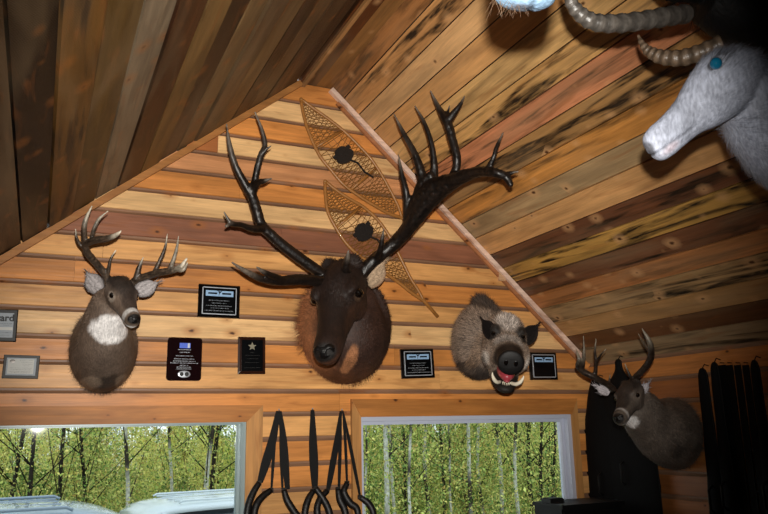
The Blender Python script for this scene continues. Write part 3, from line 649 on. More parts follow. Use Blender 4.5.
# ---- wild boar
b = at(485, 345, 4.0)
t = thing('boar_mount', b, 'grizzled wild boar head mount with white tusks and open red mouth', 'boar mount')
O = at(504, 333, 3.64); Nn_ = at(511, 358, 3.30); Fr = frame(Nn_, O, A(0.05, -.2, 1)); F_, U, S = Fr; L = np.linalg.norm(Nn_-O); print('boar L', L)
mb = MB()
head_loft(mb, O, Fr, L, [(-.25, 0, .16, .16), (-.05, .0, .26, .24), (.15, -.02, .28, .265), (.35, -.05, .27, .26), (.52, -.06, .22, .225), (.68, -.06, .185, .195), (.85, -.05, .165, .165), (.97, -.045, .155, .16), (1.0, -.045, .14, .145)])
head_loft(mb, O, Fr, L, [(.15, -.25, .12, .18), (.4, -.33, .13, .2), (.6, -.40, .10, .175), (.78, -.45, .07, .135), (.88, -.46, .055, .10), (.93, -.46, .02, .04)])
for s in (-1, 1):
    mb.ell(O+(F_*.42-U*.16+S*s*.19)*L, F_*.26*L, U*.2*L, S*.12*L); mb.ell(O+(F_*.36+U*.15+S*s*.15)*L, F_*.12*L, U*.07*L, S*.08*L)
    mb.ell(O+(F_*.72-U*.13+S*s*.15)*L, F_*.12*L, U*.06*L, S*.06*L)
neck_loft(mb, [(at(479, 342, 4.0), .14, .195, SX), (at(479, 342, 3.94), .155, .215, SX), (at(481, 342, 3.86), .16, .215, SX), (at(488, 341, 3.77), .15, .185, SX), (at(497, 339, 3.69), .125, .145, SX), (at(503, 335, 3.63), .10, .11, SX)])
for k in range(12): mb.ell(at(481+k*2.5, 303+k*2.3, 3.93-.028*k), A(.042, 0, 0), A(0, .05, 0), A(0, 0, .036))
V, Nr, F = remesh(mb, .0075, 4)
loc = (V-O) @ np.stack([F_, U, S]).T/L
BB = srgb('#6b5c50')
C = paint(V, BB, [(at(487, 305, 3.85), (.11, .25, .075), srgb('#1a1411'), .8), (at(500, 318, 3.7), (.05, .12, .05), srgb('#2a221d'), .6), (at(470, 368, 3.9), (.12, .2, .07), srgb('#241c18'), .85), (at(488, 376, 3.85), (.12, .2, .06), srgb('#1a1411'), .85), (at(480, 350, 3.7), (.03, .2, .1), srgb('#5c4632'), .6)])
for c, r, col, st in [((.3, .3, 0), (.3, .15, .2), srgb('#9a918a'), .9), ((.42, .13, .2), (.13, .12, .12), DK, .95), ((.42, .13, -.2), (.13, .12, .12), DK, .95), ((.62, .06, 0), (.12, .12, .2), srgb('#77706a'), .8), ((.9, -.05, 0), (.22, .2, .24), DK, 1.), ((.7, -.18, .3), (.2, .14, .08), srgb('#a09890'), .8), ((.7, -.18, -.3), (.2, .14, .08), srgb('#a09890'), .8), ((.75, -.4, 0), (.35, .14, .2), DK, .97), ((.55, -.25, .25), (.1, .1, .1), srgb('#2a211c'), .5)]:
    q = np.linalg.norm((loc-A(*c))/A(*r), axis=1); w_ = st*smoothstep((1.2-q)/.45); C = C*(1-w_[:, None])+np.array(col)*w_[:, None]
def bflow(P):
    d = P-Nn_; d /= np.linalg.norm(d, axis=1)[:, None]; return d+A(0, 0, -.25)
rb = rimf(b, 1)
topz = at(484, 300, 3.9)[2]
body('body', t, V, Nr, F, C, 46000, .034, .0026, bflow, .6, .95, None, lambda P: np.where((P-O) @ F_/L > .8, .1, np.where((P-O) @ F_/L > .3, .4, 1.+.8*smoothstep((P[:, 2]-topz+.12)/.1))), tip=2.0, rim=rb)
m = MB(); m.loft([ring(O+(F_*f-U*.045)*L, S*r*L, U*r*.95*L, 20) for f, r in ((.94, .15), (1.0, .168), (1.045, .165), (1.06, .14), (1.062, .05))]); m.build('snout', M['snout'], t, True)
for s in (-1, 1): MB().ell(O+(F_*1.066-U*.045+S*s*.06)*L, F_*.008*L, U*.038*L, S*.026*L).build('nostril', M['black_plaque'], t, True)
mo = MB().ell(O+(F_*.68-U*.29)*L, F_*.26*L, U*.09*L, S*.115*L).build('mouth', M['mouth'], t, True)
MB().ell(O+(F_*.80-U*.335)*L, F_*.15*L, U*.035*L, S*.055*L).build('tongue', M['mouth'], mo, True)
m = MB()
for k in range(-2, 3): m.tube([O+(F_*(.885-.012*abs(k))-U*.41+S*k*.02)*L, O+(F_*(.93-.012*abs(k))-U*.35+S*k*.023)*L], [.0045, .002], 8)
m.build('teeth', M['tooth'], mo, True)
for s in (-1, 1):
    P = spline([np.hstack([O+(F_*f+U*u+S*s*w)*L, r]) for f, u, w, r in ((.80, -.40, .07, .010), (.88, -.375, .12, .011), (.92, -.33, .16, .0105), (.93, -.28, .185, .007), (.93, -.235, .195, .002))], 5)
    MB().tube([p[:3] for p in P], [p[3] for p in P], 10).build('tusk', M['tooth'], t, True)
    eye(t, O+(F_*.46+U*.12+S*s*.19)*L, .013, F_)
ear(t, at(495, 338, 3.53), at(480.5, 316, 3.50), A(.3, -1, -.2), .05, srgb('#120d0c'), srgb('#3a302a'), .15, srgb('#2a211d'), 'ear', 40)
ear(t, at(524, 342, 3.50), at(541, 321.5, 3.46), A(-.2, -1, -.3), .05, srgb('#120d0c'), srgb('#3a302a'), .15, srgb('#2a211d'), 'ear', 40)

# ---- white horned goats
def goat(root, O, Np, up, L, neck, white, furn, eyemat='eye_reflection', fl=.055, ey=(.18, .09, .175), hs=1.):
    Fr = frame(Np, O, up); F_, U, S = Fr; mb = MB()
    head_loft(mb, O, Fr, L, [(a_, b_, c_*hs, d_*hs) for a_, b_, c_, d_ in [(-.15, -.04, .12, .12), (-.02, -.02, .2, .16), (.12, -.02, .24, .18), (.28, -.04, .24, .18), (.45, -.055, .2, .155), (.6, -.065, .155, .125), (.78, -.08, .142, .11), (.9, -.085, .14, .105), (1.0, -.09, .118, .088), (1.04, -.095, .06, .05)]])
    for s in (-1, 1):
        mb.ell(O+(F_*.16+U*.14+S*s*.13)*L, F_*.12*L, U*.07*L, S*.07*L); mb.ell(O+(F_*.95-U*.05+S*s*.05)*L, F_*.08*L, U*.07*L, S*.055*L)
        mb.ell(O+(F_*.2-U*.14+S*s*.08)*L, F_*.22*L, U*.13*L, S*.09*L)
    mb.ell(O+(F_*.9-U*.17)*L, F_*.11*L, U*.05*L, S*.07*L)
    neck_loft(mb, neck); V, Nr, F = remesh(mb, .006, 5)
    loc = (V-O) @ np.stack([F_, U, S]).T/L
    w = smoothstep(1.3-np.abs(loc[:, 1]+.135-.06*(loc[:, 0]-.9))/.014)*(loc[:, 0] > .64); V = V-Nr*(w*.014*L)[:, None]
    for s in (-1, 1):
        q = np.linalg.norm((loc-A(ey[0], ey[1], s*(ey[2]+.01)))/A(.07, .055, .07), axis=1); V = V-S*s*(smoothstep(1.2-q)*.03*L)[:, None]
        q = np.linalg.norm((loc-A(1.0, -.05, s*.05))/A(.04, .02, .03), axis=1); V = V-Nr*(smoothstep(1.2-q)*.02*L)[:, None]
    C = paint(V, white, []); q = np.linalg.norm((loc-A(1.03, -.07, 0))/A(.06, .07, .08), axis=1); wn = smoothstep((1.2-q)/.4)*.8; C = C*(1-wn[:, None])+np.array(srgb('#4a4a50'))*wn[:, None]
    q = np.linalg.norm((loc-A(.9, -.16, 0))/A(.12, .05, .12), axis=1); wn = smoothstep((1.2-q)/.4)*.5; C = C*(1-wn[:, None])+np.array(srgb('#b09aa0'))*wn[:, None]; C = C*(1-.45*w[:, None])
    def flow(P):
        d = P-Np; d /= np.linalg.norm(d, axis=1)[:, None]; return d+A(0, 0, -.55)*smoothstep(-(P-O)@F_/L/.5+.2)[:, None]
    for s in (-1, 1):
        q = np.linalg.norm((loc-A(ey[0], ey[1], s*ey[2]))/A(.075, .065, .08), axis=1); wn = smoothstep((1.2-q)/.5)*.9; C = C*(1-wn[:, None])+np.array(srgb('#1c1c20'))*wn[:, None]
    body('body', root, V, Nr, F, C, furn, fl, .002, flow, .05, .22, None, lambda P: np.where((P-O) @ F_/L > .7, .12, np.where((P-O) @ F_/L > .35, .5, 1.1)), tip=1.0)
    for s in (-1, 1): eye(root, O+(F_*ey[0]+U*ey[1]+S*s*ey[2])*L, .052*L, F_, eyemat)
    return Fr
def horn(root, pts, voxel=.004, dark=srgb('#57483a')):
    P = spline(pts, 16); L_ = len(P); mb = MB()
    R = [p[3]*(1+.07*math.sin(i*.75)+.03*math.sin(i*2.3)) for i, p in enumerate(P)]
    cols = [tuple(np.array(dark)*(1+.35*math.sin(i*.75+.8))) for i in range(L_)]
    mb.tube([p[:3] for p in P], R, 18, cols=cols); return mb.build('horn', M['horn'], root, smooth=True)
WHITE = srgb('#979cab')
def roofhit(px, py):
    r = ray(px, py); return CAM+r*((3.43708)/(r[2]+.90805*r[0]))
Np = atD(648, 139, 1.93); O = atD(735, 70, 1.95)
b = roofhit(960, 130)
t = thing('goat_mount', b, 'white long-haired goat head mount in profile under the right ceiling', 'goat mount')
L = np.linalg.norm(Np-O)/.98; print('goat L', L, b)
upg = nrm(CU*.8-CX*.55)
SD = nrm(fwd)
neck = [(b, .17, .22, SD), (b*.75+atD(880, 165, 1.95)*.25, .17, .21, SD), (atD(880, 165, 1.95), .16, .19, SD), (atD(810, 140, 1.98), .14, .165, SD), (atD(772, 115, 2.0), .115, .135, SD), (atD(748, 92, 2.0), .085, .10, SD), (atD(735, 82, 2.0), .06, .075, SD)]
Fr = goat(t, O, Np, upg, L, neck, WHITE, 70000, ey=(.21, .16, .185), hs=1.12)
F_, U, S = Fr
def hp(px, py, d, r): return np.hstack([atD(px, py, d), r])
horn(t, [hp(722, 44, 2.08, .026), hp(700, 53, 2.1, .025), hp(680, 58, 2.13, .0235), hp(662, 57, 2.16, .021), hp(650, 52, 2.18, .016), hp(643, 45, 2.19, .010), hp(638, 35, 2.2, .003)])
# black head and neck added to fill the dark corner above it; one horn shows
Np = atD(612, -70, 2.1); O = atD(690, -18, 2.2); b = roofhit(960, 0)
t = thing('added_black_mount', b, 'added black body filling the dark top right corner, curled grey horn showing', 'added mount')
L = np.linalg.norm(Np-O)/.98; print('ram L', L, b)
neck = [(b, .2, .25, SD), (atD(860, 10, 2.25), .2, .25, SD), (atD(790, 5, 2.25), .18, .22, SD), (atD(740, -5, 2.22), .13, .15, SD), (atD(705, -14, 2.2), .08, .11, SD)]
BLK = srgb('#040405')
goat(t, O, Np, upg, L, neck, BLK, 20000, 'eye')
horn(t, [hp(686, 14, 2.1, .026), hp(664, 17, 2.04, .026), hp(640, 21, 2.0, .025), hp(615, 23.5, 1.96, .024), hp(594, 22, 1.94, .022), hp(579, 13, 1.93, .019), hp(570, 0, 1.92, .015), hp(563, -18, 1.92, .005)], dark=srgb('#4a4540'))
horn(t, [hp(700, -30, 2.35, .026), hp(690, -60, 2.4, .025), hp(670, -85, 2.42, .02), hp(645, -90, 2.43, .012), hp(630, -80, 2.44, .004)], dark=srgb('#4a4540'))
# second goat, nearer: only the chin drops into view
Np = atD(509, -2, 1.24); O = atD(520, -182, 1.22)
b = A(1.25, .25, 3.78)
t = thing('goat_mount', b, 'pale-chinned animal head mount at the top edge, whiskered chin dropping into view', 'goat mount')
L = np.linalg.norm(Np-O)/.98; print('goat2 L', L)
neck = [(b, .2, .2, SD), (atD(660, -330, 1.15), .18, .2, SD), (atD(600, -270, 1.18), .15, .16, SD), (atD(560, -225, 1.20), .11, .12, SD), (atD(530, -190, 1.22), .08, .08, SD)]
goat(t, O, Np, nrm(-CX), L, neck, srgb('#5d7388'), 9000, 'eye', hs=1.4)
m = MB()
for k in range(46):
    a = atD(508+random.uniform(-14, 14), -2+random.uniform(-4, 3), 1.24+random.uniform(-.02, .02)); e = a+CX*random.uniform(-.02, .02)-CU*random.uniform(.01, .035)
    m.tube([a, e], [.00035, .00015], 3, srgb('#4a3828'))
m.build('whiskers', M['fur'], t)

# ------------------------------------------------------------------ plaques and frames
def plaque(name, corners, label, cat, th=.018, depth=0, style=0, group=None):
    """corners: four pixels (tl,tr,br,bl) on the wall"""
    P = [at(x, y, WY-th) for x, y in corners]; c = sum(P)/4; ux = nrm(P[1]-P[0]+P[2]-P[3]); uz = nrm(P[0]-P[3]+P[1]-P[2]); uz = nrm(uz-np.dot(uz, ux)*ux)
    w = (np.linalg.norm(P[1]-P[0])+np.linalg.norm(P[2]-P[3]))/2; h = (np.linalg.norm(P[0]-P[3])+np.linalg.norm(P[1]-P[2]))/2
    nrmv = A(0, 1, 0); t = thing(name, c+A(0, th, 0), label, cat, group)
    def rect(nm, mat, u0, v0, u1, v1, d, thk=.002, par=None):     # u,v in -1..1
        m = MB(); m.obox(c+ux*(u0+u1)/2*w/2+uz*(v0+v1)/2*h/2-nrmv*d, ux, nrmv, uz, abs(u1-u0)/2*w/2, thk/2, abs(v1-v0)/2*h/2); return m.build(nm, M[mat], par or t)
    def slabR(nm, mat, r, s0=1., s1=.96, d=0.):
        rings = []
        for (s, y) in ((s0, th-.002), (s0, .004), (s1, 0)):
            rg = []
            for (sx, sz) in ((1, 1), (-1, 1), (-1, -1), (1, -1)):
                for q in range(5):
                    a = math.atan2(sz, sx)-math.pi/4+q/4*math.pi/2
                    rg.append(c+nrmv*y+ux*((w/2*s-r)*sx+math.cos(a)*r)+uz*((h/2*s-r)*sz+math.sin(a)*r))
            rings.append(rg)
        return MB().loft(rings).build(nm, M[mat], t)
    def border(nm, mat, u, v, wd, d):
        m = MB(); a, b_ = u*w/2, v*h/2
        for cx_, cz_, hx, hz in ((0, b_, a, wd), (0, -b_, a, wd), (a, 0, wd, b_), (-a, 0, wd, b_)): m.obox(c+ux*cx_+uz*cz_-nrmv*d, ux, nrmv, uz, hx, .0012, hz)
        return m.build(nm, M[mat], t)
    def lines(nm, mat, rows_, d, hh=.0022):       # engraved lines too small to read: short strokes
        m = MB()
        for (v_, u0, u1) in rows_:
            u = u0
            while u < u1:
                l = random.uniform(.012, .03)*2; 
                for k in range(max(1, int(l/.024))): m.obox(c+ux*(u+k*.026+.008)*w/2+uz*v_*h/2-nrmv*d, ux, nrmv, uz, .0075*w/2*random.uniform(.7, 1.3), .0006, hh*random.uniform(.6, 1))
                u += l+.02
        return m.build(nm, M[mat], t)
    return t, rect, slabR, border, lines, (c, ux, uz, w, h)
def text(t, s, mat, c, ux, uz, size, name='lettering', bold=0.):
    cu = bpy.data.curves.new('txt', 'FONT'); cu.body = s; cu.size = size; cu.align_x = 'CENTER'; cu.extrude = .0006; cu.offset = bold
    o = bpy.data.objects.new('txt', cu); COL.objects.link(o); dg = bpy.context.evaluated_depsgraph_get(); me = bpy.data.meshes.new_from_object(o.evaluated_get(dg))
    bpy.data.objects.remove(o); bb = A(*t['_b']); ny = np.cross(uz, ux)
    for v in me.vertices: p = c+ux*v.co.x+uz*v.co.y-A(0, 1, 0)*v.co.z; v.co = p-bb
    me.materials.clear(); me.materials.append(M[mat]); q = bpy.data.objects.new(name, me); COL.objects.link(q); q.parent = t; return q
def bird(t, g, v, mat):                            # little emblem across the blue band
    c, ux, uz, w, h = g; m = MB()
    for s in (-1, 1): m.tube([c+uz*v*h/2-A(0, .0045, 0), c+uz*(v+.11)*h/2+ux*s*.07*w/2-A(0, .0045, 0), c+uz*(v+.16)*h/2+ux*s*.14*w/2-A(0, .0045, 0)], [.003, .002, .0008], 6)
    m.tube([c+uz*(v+.12)*h/2-A(0, .0045, 0), c+uz*(v-.16)*h/2-ux*.04*w/2-A(0, .0045, 0)], [.003, .001], 6); return m.build('emblem', M[mat], t)
def banner_plaque(corners, label, texty=True, dim=False):
    t, rect, slabR, border, lines, g = plaque('award_plaque', corners, label, 'plaque')
    slabR('backing_board', 'black_plaque', .004); rect('plate', 'plate', -.8, -.8, .8, .8, .0015); border('silver_border', 'silver', .8, .8, .0024, .002)
    bl = rect('banner', 'blueplate', -.66, .28, .66, .62, .003); rect('banner_lettering', 'plate', -.55, .40, -.12, .50, .0042, .001, bl); rect('banner_lettering', 'plate', .12, .40, .55, .50, .0042, .001, bl)
    bird(t, g, .48, 'plate')
    if texty: lines('engraving', 'silver', [(.02, -.5, .45), (-.14, -.35, .35), (-.30, -.62, .6), (-.44, -.4, .45), (-.6, -.68, .68)], .003, .0022)
banner_plaque([(199, 283.5), (240.5, 286), (239.5, 318.5), (197.5, 316.5)], 'black silver-bordered award plaque with blue banner, highest of the three left of the elk')
banner_plaque([(400.8, 349), (433.8, 348.5), (435, 377.8), (402, 378.8)], 'black award plaque with blue banner and engraved lines, between the elk and the boar')
banner_plaque([(529.8, 352), (557, 352.4), (557.8, 379.8), (530.8, 380)], 'black award plaque with blue banner and empty plate, right of the boar', False)
t, rect, slabR, border, lines, g = plaque('award_plaque', [(168, 337), (203, 338), (201, 381), (166, 380.5)], 'dark maroon plaque with rounded corners, blue logo and oval silver seal', 'plaque')
slabR('backing_board', 'maroon', .018)
rect('blue_logo', 'blue', -.32, .5, .3, .74, .001); rect('logo_stripe', 'silver', .14, .52, .26, .73, .0022, .001)
lines('lettering', 'silver', [(.43, -.4, .35), (.31, -.3, .28), (.14, -.5, .45), (.0, -.6, .55), (-.1, -.65, .6), (-.19, -.8, .78), (-.3, -.25, .2), (-.38, -.45, .4), (-.46, -.42, .38)], .001, .0026)
c, ux, uz, w, h = g
MB().ell(c-uz*.7*h/2-A(0, .001, 0), ux*.38*w/2, uz*.17*h/2, A(0, .002, 0), 24, 6).build('oval_seal', M['silver'], t, True)
m = MB()
for s in (-1, 1): m.ell(c-uz*.7*h/2+ux*s*.15*w/2-A(0, .003, 0), ux*.12*w/2, uz*.10*h/2, A(0, .001, 0), 16, 6)
m.build('seal_emblem', M['ink'], t)
t, rect, slabR, border, lines, g = plaque('award_plaque', [(238, 336.8), (265.5, 337), (265.5, 374.2), (238.5, 374)], 'walnut-edged black plaque with a star, right of the maroon plaque', 'plaque')
slabR('backing_board', 'walnut', .003, 1., .86); rect('plate', 'plate', -.76, -.84, .8, .84, .002); c, ux, uz, w, h = g
m = MB(); sp_ = []
for k in range(10):
    a = math.pi/2+k*math.pi/5; r = .011 if k % 2 == 0 else .0048; r = r*2.2; sp_.append(c+uz*.48*h/2+ux*math.cos(a)*r+uz*math.sin(a)*r)
m.add([p-A(0, .005, 0) for p in sp_]+[p-A(0, .003, 0) for p in sp_], [tuple(range(10)), tuple(range(10, 20))[::-1]]+[(i, i+10, (i+1) % 10+10, (i+1) % 10) for i in range(10)]); m.build('star', M['bronze'], t)
lines('engraving', 'steel', [(.15, -.12, .12), (.0, -.5, .55), (-.18, -.45, .45), (-.38, -.5, .5), (-.66, -.6, .6)], .0034, .0018)
t, rect, slabR, border, lines, g = plaque('certificate_frame', [(-22, 308.5), (17.8, 309.5), (16.6, 341.8), (-22, 341)], 'black-framed grey certificate cut by the left edge of the picture', 'picture frame')
slabR('frame', 'frameblack', .002, 1., .95); rect('paper', 'greypaper', -.8, -.76, .8, .76, .0012); c, ux, uz, w, h = g
text(t, 'Award', 'ink', c+uz*.26*h/2-A(0, .004, 0)+ux*.08*w/2, ux, uz, .046, 'heading', .0012)
rect('text_band', 'paper', -.6, -.3, .78, -.12, .003, .001); lines('lettering', 'ink', [(.1, -.5, .7), (.0, .3, .6), (-.45, -.6, .7), (-.62, -.5, .6)], .003, .0016)
t, rect, slabR, border, lines, g = plaque('certificate_frame', [(3.6, 354.6), (39.8, 355.4), (38.4, 379), (2, 378)], 'small black-framed white certificate below the grey one at far left', 'picture frame')
slabR('frame', 'frameblack', .002, 1., .97); rect('mat_board', 'greypaper', -.82, -.74, .82, .74, .0012); rect('paper', 'paper', -.74, -.62, .70, .64, .0025)
lines('lettering', 'ink', [(.55, -.1, .65), (.38, .0, .6), (.22, .05, .6), (.08, .1, .45), (-.12, -.6, .6), (-.26, -.55, .55), (-.42, -.65, .6), (-.52, -.5, .5)], .0042, .0012)
c, ux, uz, w, h = g
m = MB().ell(c+uz*.45*h/2-ux*.5*w/2-A(0, .004, 0), ux*.16*w/2, uz*.15*h/2, A(0, .0006, 0), 12, 5); m.build('crest', M['steel'], t)

# ------------------------------------------------------------------ snowshoes
def snowshoe(label, left, right, tip, tail, yoff):
    Yw = WY-.03-yoff; Lp = spline([at(*p, Yw) for p in [tip]+left+[tail[0]]], 8); Rp = spline([at(*p, Yw) for p in [tip]+right+[tail[0]]], 8)
    t = thing('snowshoe', at(*tip, WY), label, 'snowshoe', 'wooden snowshoes on the gable wall')
    e = at(*tail[1], Yw); m = MB(); tipw = at(*tip, Yw-.03)
    Lp[0] = tipw; Rp[0] = tipw
    m.tube(list(Lp)+[e], .0105, 8); m.tube(list(Rp)+[e], .0105, 8); m.build('frame', M['ash'], t, True)
    def samp(P, v): x = v*(len(P)-1); i = min(int(x), len(P)-2); return P[i]*(1-x+i)+P[i+1]*(x-i)
    def pt(u, v): a, b_ = samp(Lp, v), samp(Rp, v); return a*(1-u)/2+b_*(1+u)/2
    for v in (.30, .62):
        MB().tube([pt(-1, v), pt(1, v)], .0075, 8).build('crossbar', M['ash'], t, True)
    m = MB()
    def seg(u0, v0, u1, v1, r=.0019):
        K = 3; m.tube([pt(u0+(u1-u0)*k/K, v0+(v1-v0)*k/K)+A(0, random.uniform(-.002, .002), 0) for k in range(K+1)], r, 4)
    for (va, vb, nn, du) in ((.06, .30, 11, .35), (.30, .62, 11, .3), (.62, .92, 13, .35)):
        for k in range(nn):
            v = va+(vb-va)*(k+.5)/nn; dv = (vb-va)*du
            if not (va == .30 and k in (2, 3, 4)): seg(-1, v, 1, v, .002)
            if va == .30:
                for (ua, ub) in ((-1, 1), (1, -1)):
                    v1 = min(v+dv, vb); 
                    seg(ua, v, ua+(ub-ua)*(v1-v)/dv, v1)
            else:
                for (ua, ub) in ((-1, 1), (1, -1)):
                    v1 = min(v+dv, vb); seg(ua, v, ua+(ub-ua)*(v1-v)/dv, v1)
        for u in (-.6, -.2, .2, .6): seg(u, va, u*.9, vb, .0018)
    m.build('lacing', M['rawhide'], t)
    m = MB(); c = pt(.0, .42)-A(0, .012, 0); ax = nrm(pt(0, .5)-pt(0, .34)); s = nrm(pt(1, .42)-pt(-1, .42)); n = np.cross(ax, s)
    m.loft([[c-n*.006+s*.062*math.cos(q)*(1+.15*math.sin(3*q))+ax*.055*math.sin(q)+n*k for q in np.linspace(0, 6.283, 16, endpoint=False)] for k in (0, .01)]); m.obox(c-ax*.02-A(0, .004, 0), s, ax, n, .07, .012, .004); m.build('toe_strap', M['leather'], t)
    MB().ribbon([c+ax*.03, c+ax*.09+s*.035, c+ax*.16+s*.03, c+ax*.22+s*.05], .012, .003, A(0, 1, 0)).build('heel_strap', M['leather'], t)
    return t
snowshoe('upper wooden snowshoe with rawhide lacing, slanting under the right roof slope', [(303, 112), (308, 130), (319, 154.5), (331, 170), (343, 184), (356, 194), (370, 203), (388, 213)], [(313, 108), (332.5, 122), (347, 134), (360, 147), (371, 159), (381, 174), (390, 190), (398, 206)], (301, 99), ((402, 218), (409, 228)), 0)
snowshoe('lower wooden snowshoe with rawhide lacing, half hidden by the right elk antler', [(325.5, 196), (328, 212), (336, 228), (346, 243), (357, 254), (370, 263), (383, 272), (398, 282), (412, 293)], [(336, 190), (348, 198), (362, 206), (375, 217), (386, 231), (395, 247), (403, 263), (411, 279), (418, 290)], (325, 181), ((424, 301), (438, 317)), .0)

# ------------------------------------------------------------------ hanging strap sets
def straps(label, peg, runs, loops, wid):
    Y0 = WY-.05; t = thing('strap_harness', at(*peg, WY), label, 'strap harness', 'strap harnesses between the windows')
    MB().tube([at(*peg, WY), at(*peg, WY-.06)+A(0, 0, .008)], .004, 8).build('nail', M['steel'], t)
    for r, w in zip(runs, wid):
        P = spline([at(p[0], p[1], Y0-.004*i) for i, p in enumerate(r)], 5); n = len(P)
        MB().ribbon(P, [1.65*w*(.34+.66*math.sin(math.pi*(.04+.88*i/n))) for i in range(n)], .003, A(0, 1, 0)).build('strap', M['webbing'], t)
    for lp in loops:
        P = spline([at(p[0], p[1], Y0-.02-.012*i) for i, p in enumerate(lp)], 5); n = len(P)
        lo = MB().tube(P, [0.0195*(.75+.25*math.sin(math.pi*i/(n-1))) for i in range(n)], 10).build('padded_loop', M['leather'], t, True)
        c = P[0]; MB().obox(c, A(1,0,0), A(0,1,0), A(0,0,1), .012, .006, .011).build('buckle', M['steel'], lo)
    return t
straps('left strap set beside the left window, four black straps ending in padded loops', (279, 411),
       [[(278, 411), (273, 438), (266, 462), (260, 482)], [(277, 412), (274, 450), (271.5, 489)], [(280.5, 412), (281, 450), (282.5, 489)], [(280, 411), (284, 445), (287.5, 489)]],
       [[(259, 483), (253, 493), (248.5, 505), (247, 518), (250, 535)], [(271, 490), (262, 497), (256, 506), (254, 520), (258, 535)], [(284, 490), (287, 500), (293, 510), (300, 522), (300, 540)]], [.030, .010, .010, .024])
straps('middle strap set, one wide black strap forking into two padded loops', (312.5, 410),
       [[(312.5, 410), (313, 440), (314, 465), (315, 488)]], [[(313, 491), (308, 500), (305, 512), (305, 530)], [(315.5, 488), (322, 497), (328, 508), (331, 522), (330, 538)]], [.030])
straps('right strap set overlapping the right window edge, tangle of black straps and loops', (342, 411),
       [[(341, 411), (337, 440), (332, 468), (328, 490)], [(341, 413), (340, 450), (339, 489)], [(343, 411), (345.5, 445), (347, 482)], [(343, 411), (349, 440), (355, 470), (360, 496)]],
       [[(327, 491), (320, 499), (317, 510), (320, 524), (325, 538)], [(338, 489), (340, 500), (345, 511), (347, 530)], [(347, 483), (344, 492), (350, 503), (357, 509), (359, 525)], [(360, 497), (368, 503), (373, 512), (375, 528)]], [.022, .012, .010, .012])

# ------------------------------------------------------------------ long cases and slings on the right wall
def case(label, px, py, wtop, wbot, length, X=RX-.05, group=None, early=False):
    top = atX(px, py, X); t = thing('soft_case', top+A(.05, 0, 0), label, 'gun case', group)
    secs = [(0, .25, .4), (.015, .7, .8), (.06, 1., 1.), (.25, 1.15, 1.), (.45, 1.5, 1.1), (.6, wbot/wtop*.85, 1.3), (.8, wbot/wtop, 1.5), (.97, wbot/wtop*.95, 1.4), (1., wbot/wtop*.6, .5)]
    if early: secs = [(0, .25, .4), (.015, .7, .8), (.06, 1., 1.), (.16, wbot/wtop*.6, 1.2), (.3, wbot/wtop*.9, 1.4), (.6, wbot/wtop, 1.5), (.97, wbot/wtop*.95, 1.4), (1., wbot/wtop*.6, .5)]  # broad from near the top, so the black cloth fills the dark corner
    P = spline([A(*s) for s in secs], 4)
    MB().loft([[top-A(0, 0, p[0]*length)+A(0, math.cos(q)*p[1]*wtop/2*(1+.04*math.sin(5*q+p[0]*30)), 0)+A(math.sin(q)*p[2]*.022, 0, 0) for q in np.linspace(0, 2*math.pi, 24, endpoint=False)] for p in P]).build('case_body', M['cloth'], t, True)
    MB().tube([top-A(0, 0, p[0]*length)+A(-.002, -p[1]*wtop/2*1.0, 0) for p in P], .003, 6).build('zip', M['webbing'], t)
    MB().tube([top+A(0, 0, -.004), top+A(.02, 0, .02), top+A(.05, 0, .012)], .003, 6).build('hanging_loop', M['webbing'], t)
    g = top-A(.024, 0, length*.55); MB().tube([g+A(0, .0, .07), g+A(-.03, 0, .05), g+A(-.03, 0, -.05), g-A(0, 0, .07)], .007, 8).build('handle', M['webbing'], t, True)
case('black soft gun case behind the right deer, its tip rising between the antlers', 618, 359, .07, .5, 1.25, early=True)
case('added black case filling the dark corner between window and right deer', 597, 378, .17, .42, 1.2, early=True)  # extra case put in to fill the dark corner
case('black soft gun case hanging just right of the right deer', 702, 368, .062, .13, 1.25)
case('black soft gun case with tall pointed tip, second right of the deer', 714, 362, .052, .10, 1.25)
case('black soft gun case nearest the right edge of the picture', 754, 360, .045, .09, 1.2)
for px, w, wd in ((721.5, .05, 'first'), (729.3, .040, 'second'), (737.3, .040, 'third'), (745.5, .038, 'last')):
    p = atX(px, 365, RX-.02); t = thing('hanging_strap', p+A(.02, 0, 0), '%s of the narrow black straps hanging on the right wall, counted from the left' % wd if wd != 'last' else 'rightmost of the narrow black straps hanging straight on the right wall', 'strap', 'narrow straps on the right wall')
    MB().ribbon([p, p-A(0, 0, .4), p-A(0, 0, .85)], w, .006, A(1, 0, 0)).build('strap', M['cloth'], t); MB().tube([p+A(.03, 0, .01), p+A(-.01, 0, .012)], .003, 6).build('peg', M['steel'], t)
for k, (px, py) in enumerate(((743.5, 487.5), (752.5, 494), (758.5, 491.5), (737, 494.5), (763, 494))):  # silver beads added for the metal glints low on the wall
    p = atX(px, py, RX-.012)
    tag(MB().ell(p, A(.010, 0, 0), A(0, .005, 0), A(0, 0, .005), 10, 6).build('metal_glint', M['silver'], base=p, smooth=True), 'tiny silver bead added as a glint low on the dark right wall', 'glint', 'silver glints low on the right wall')

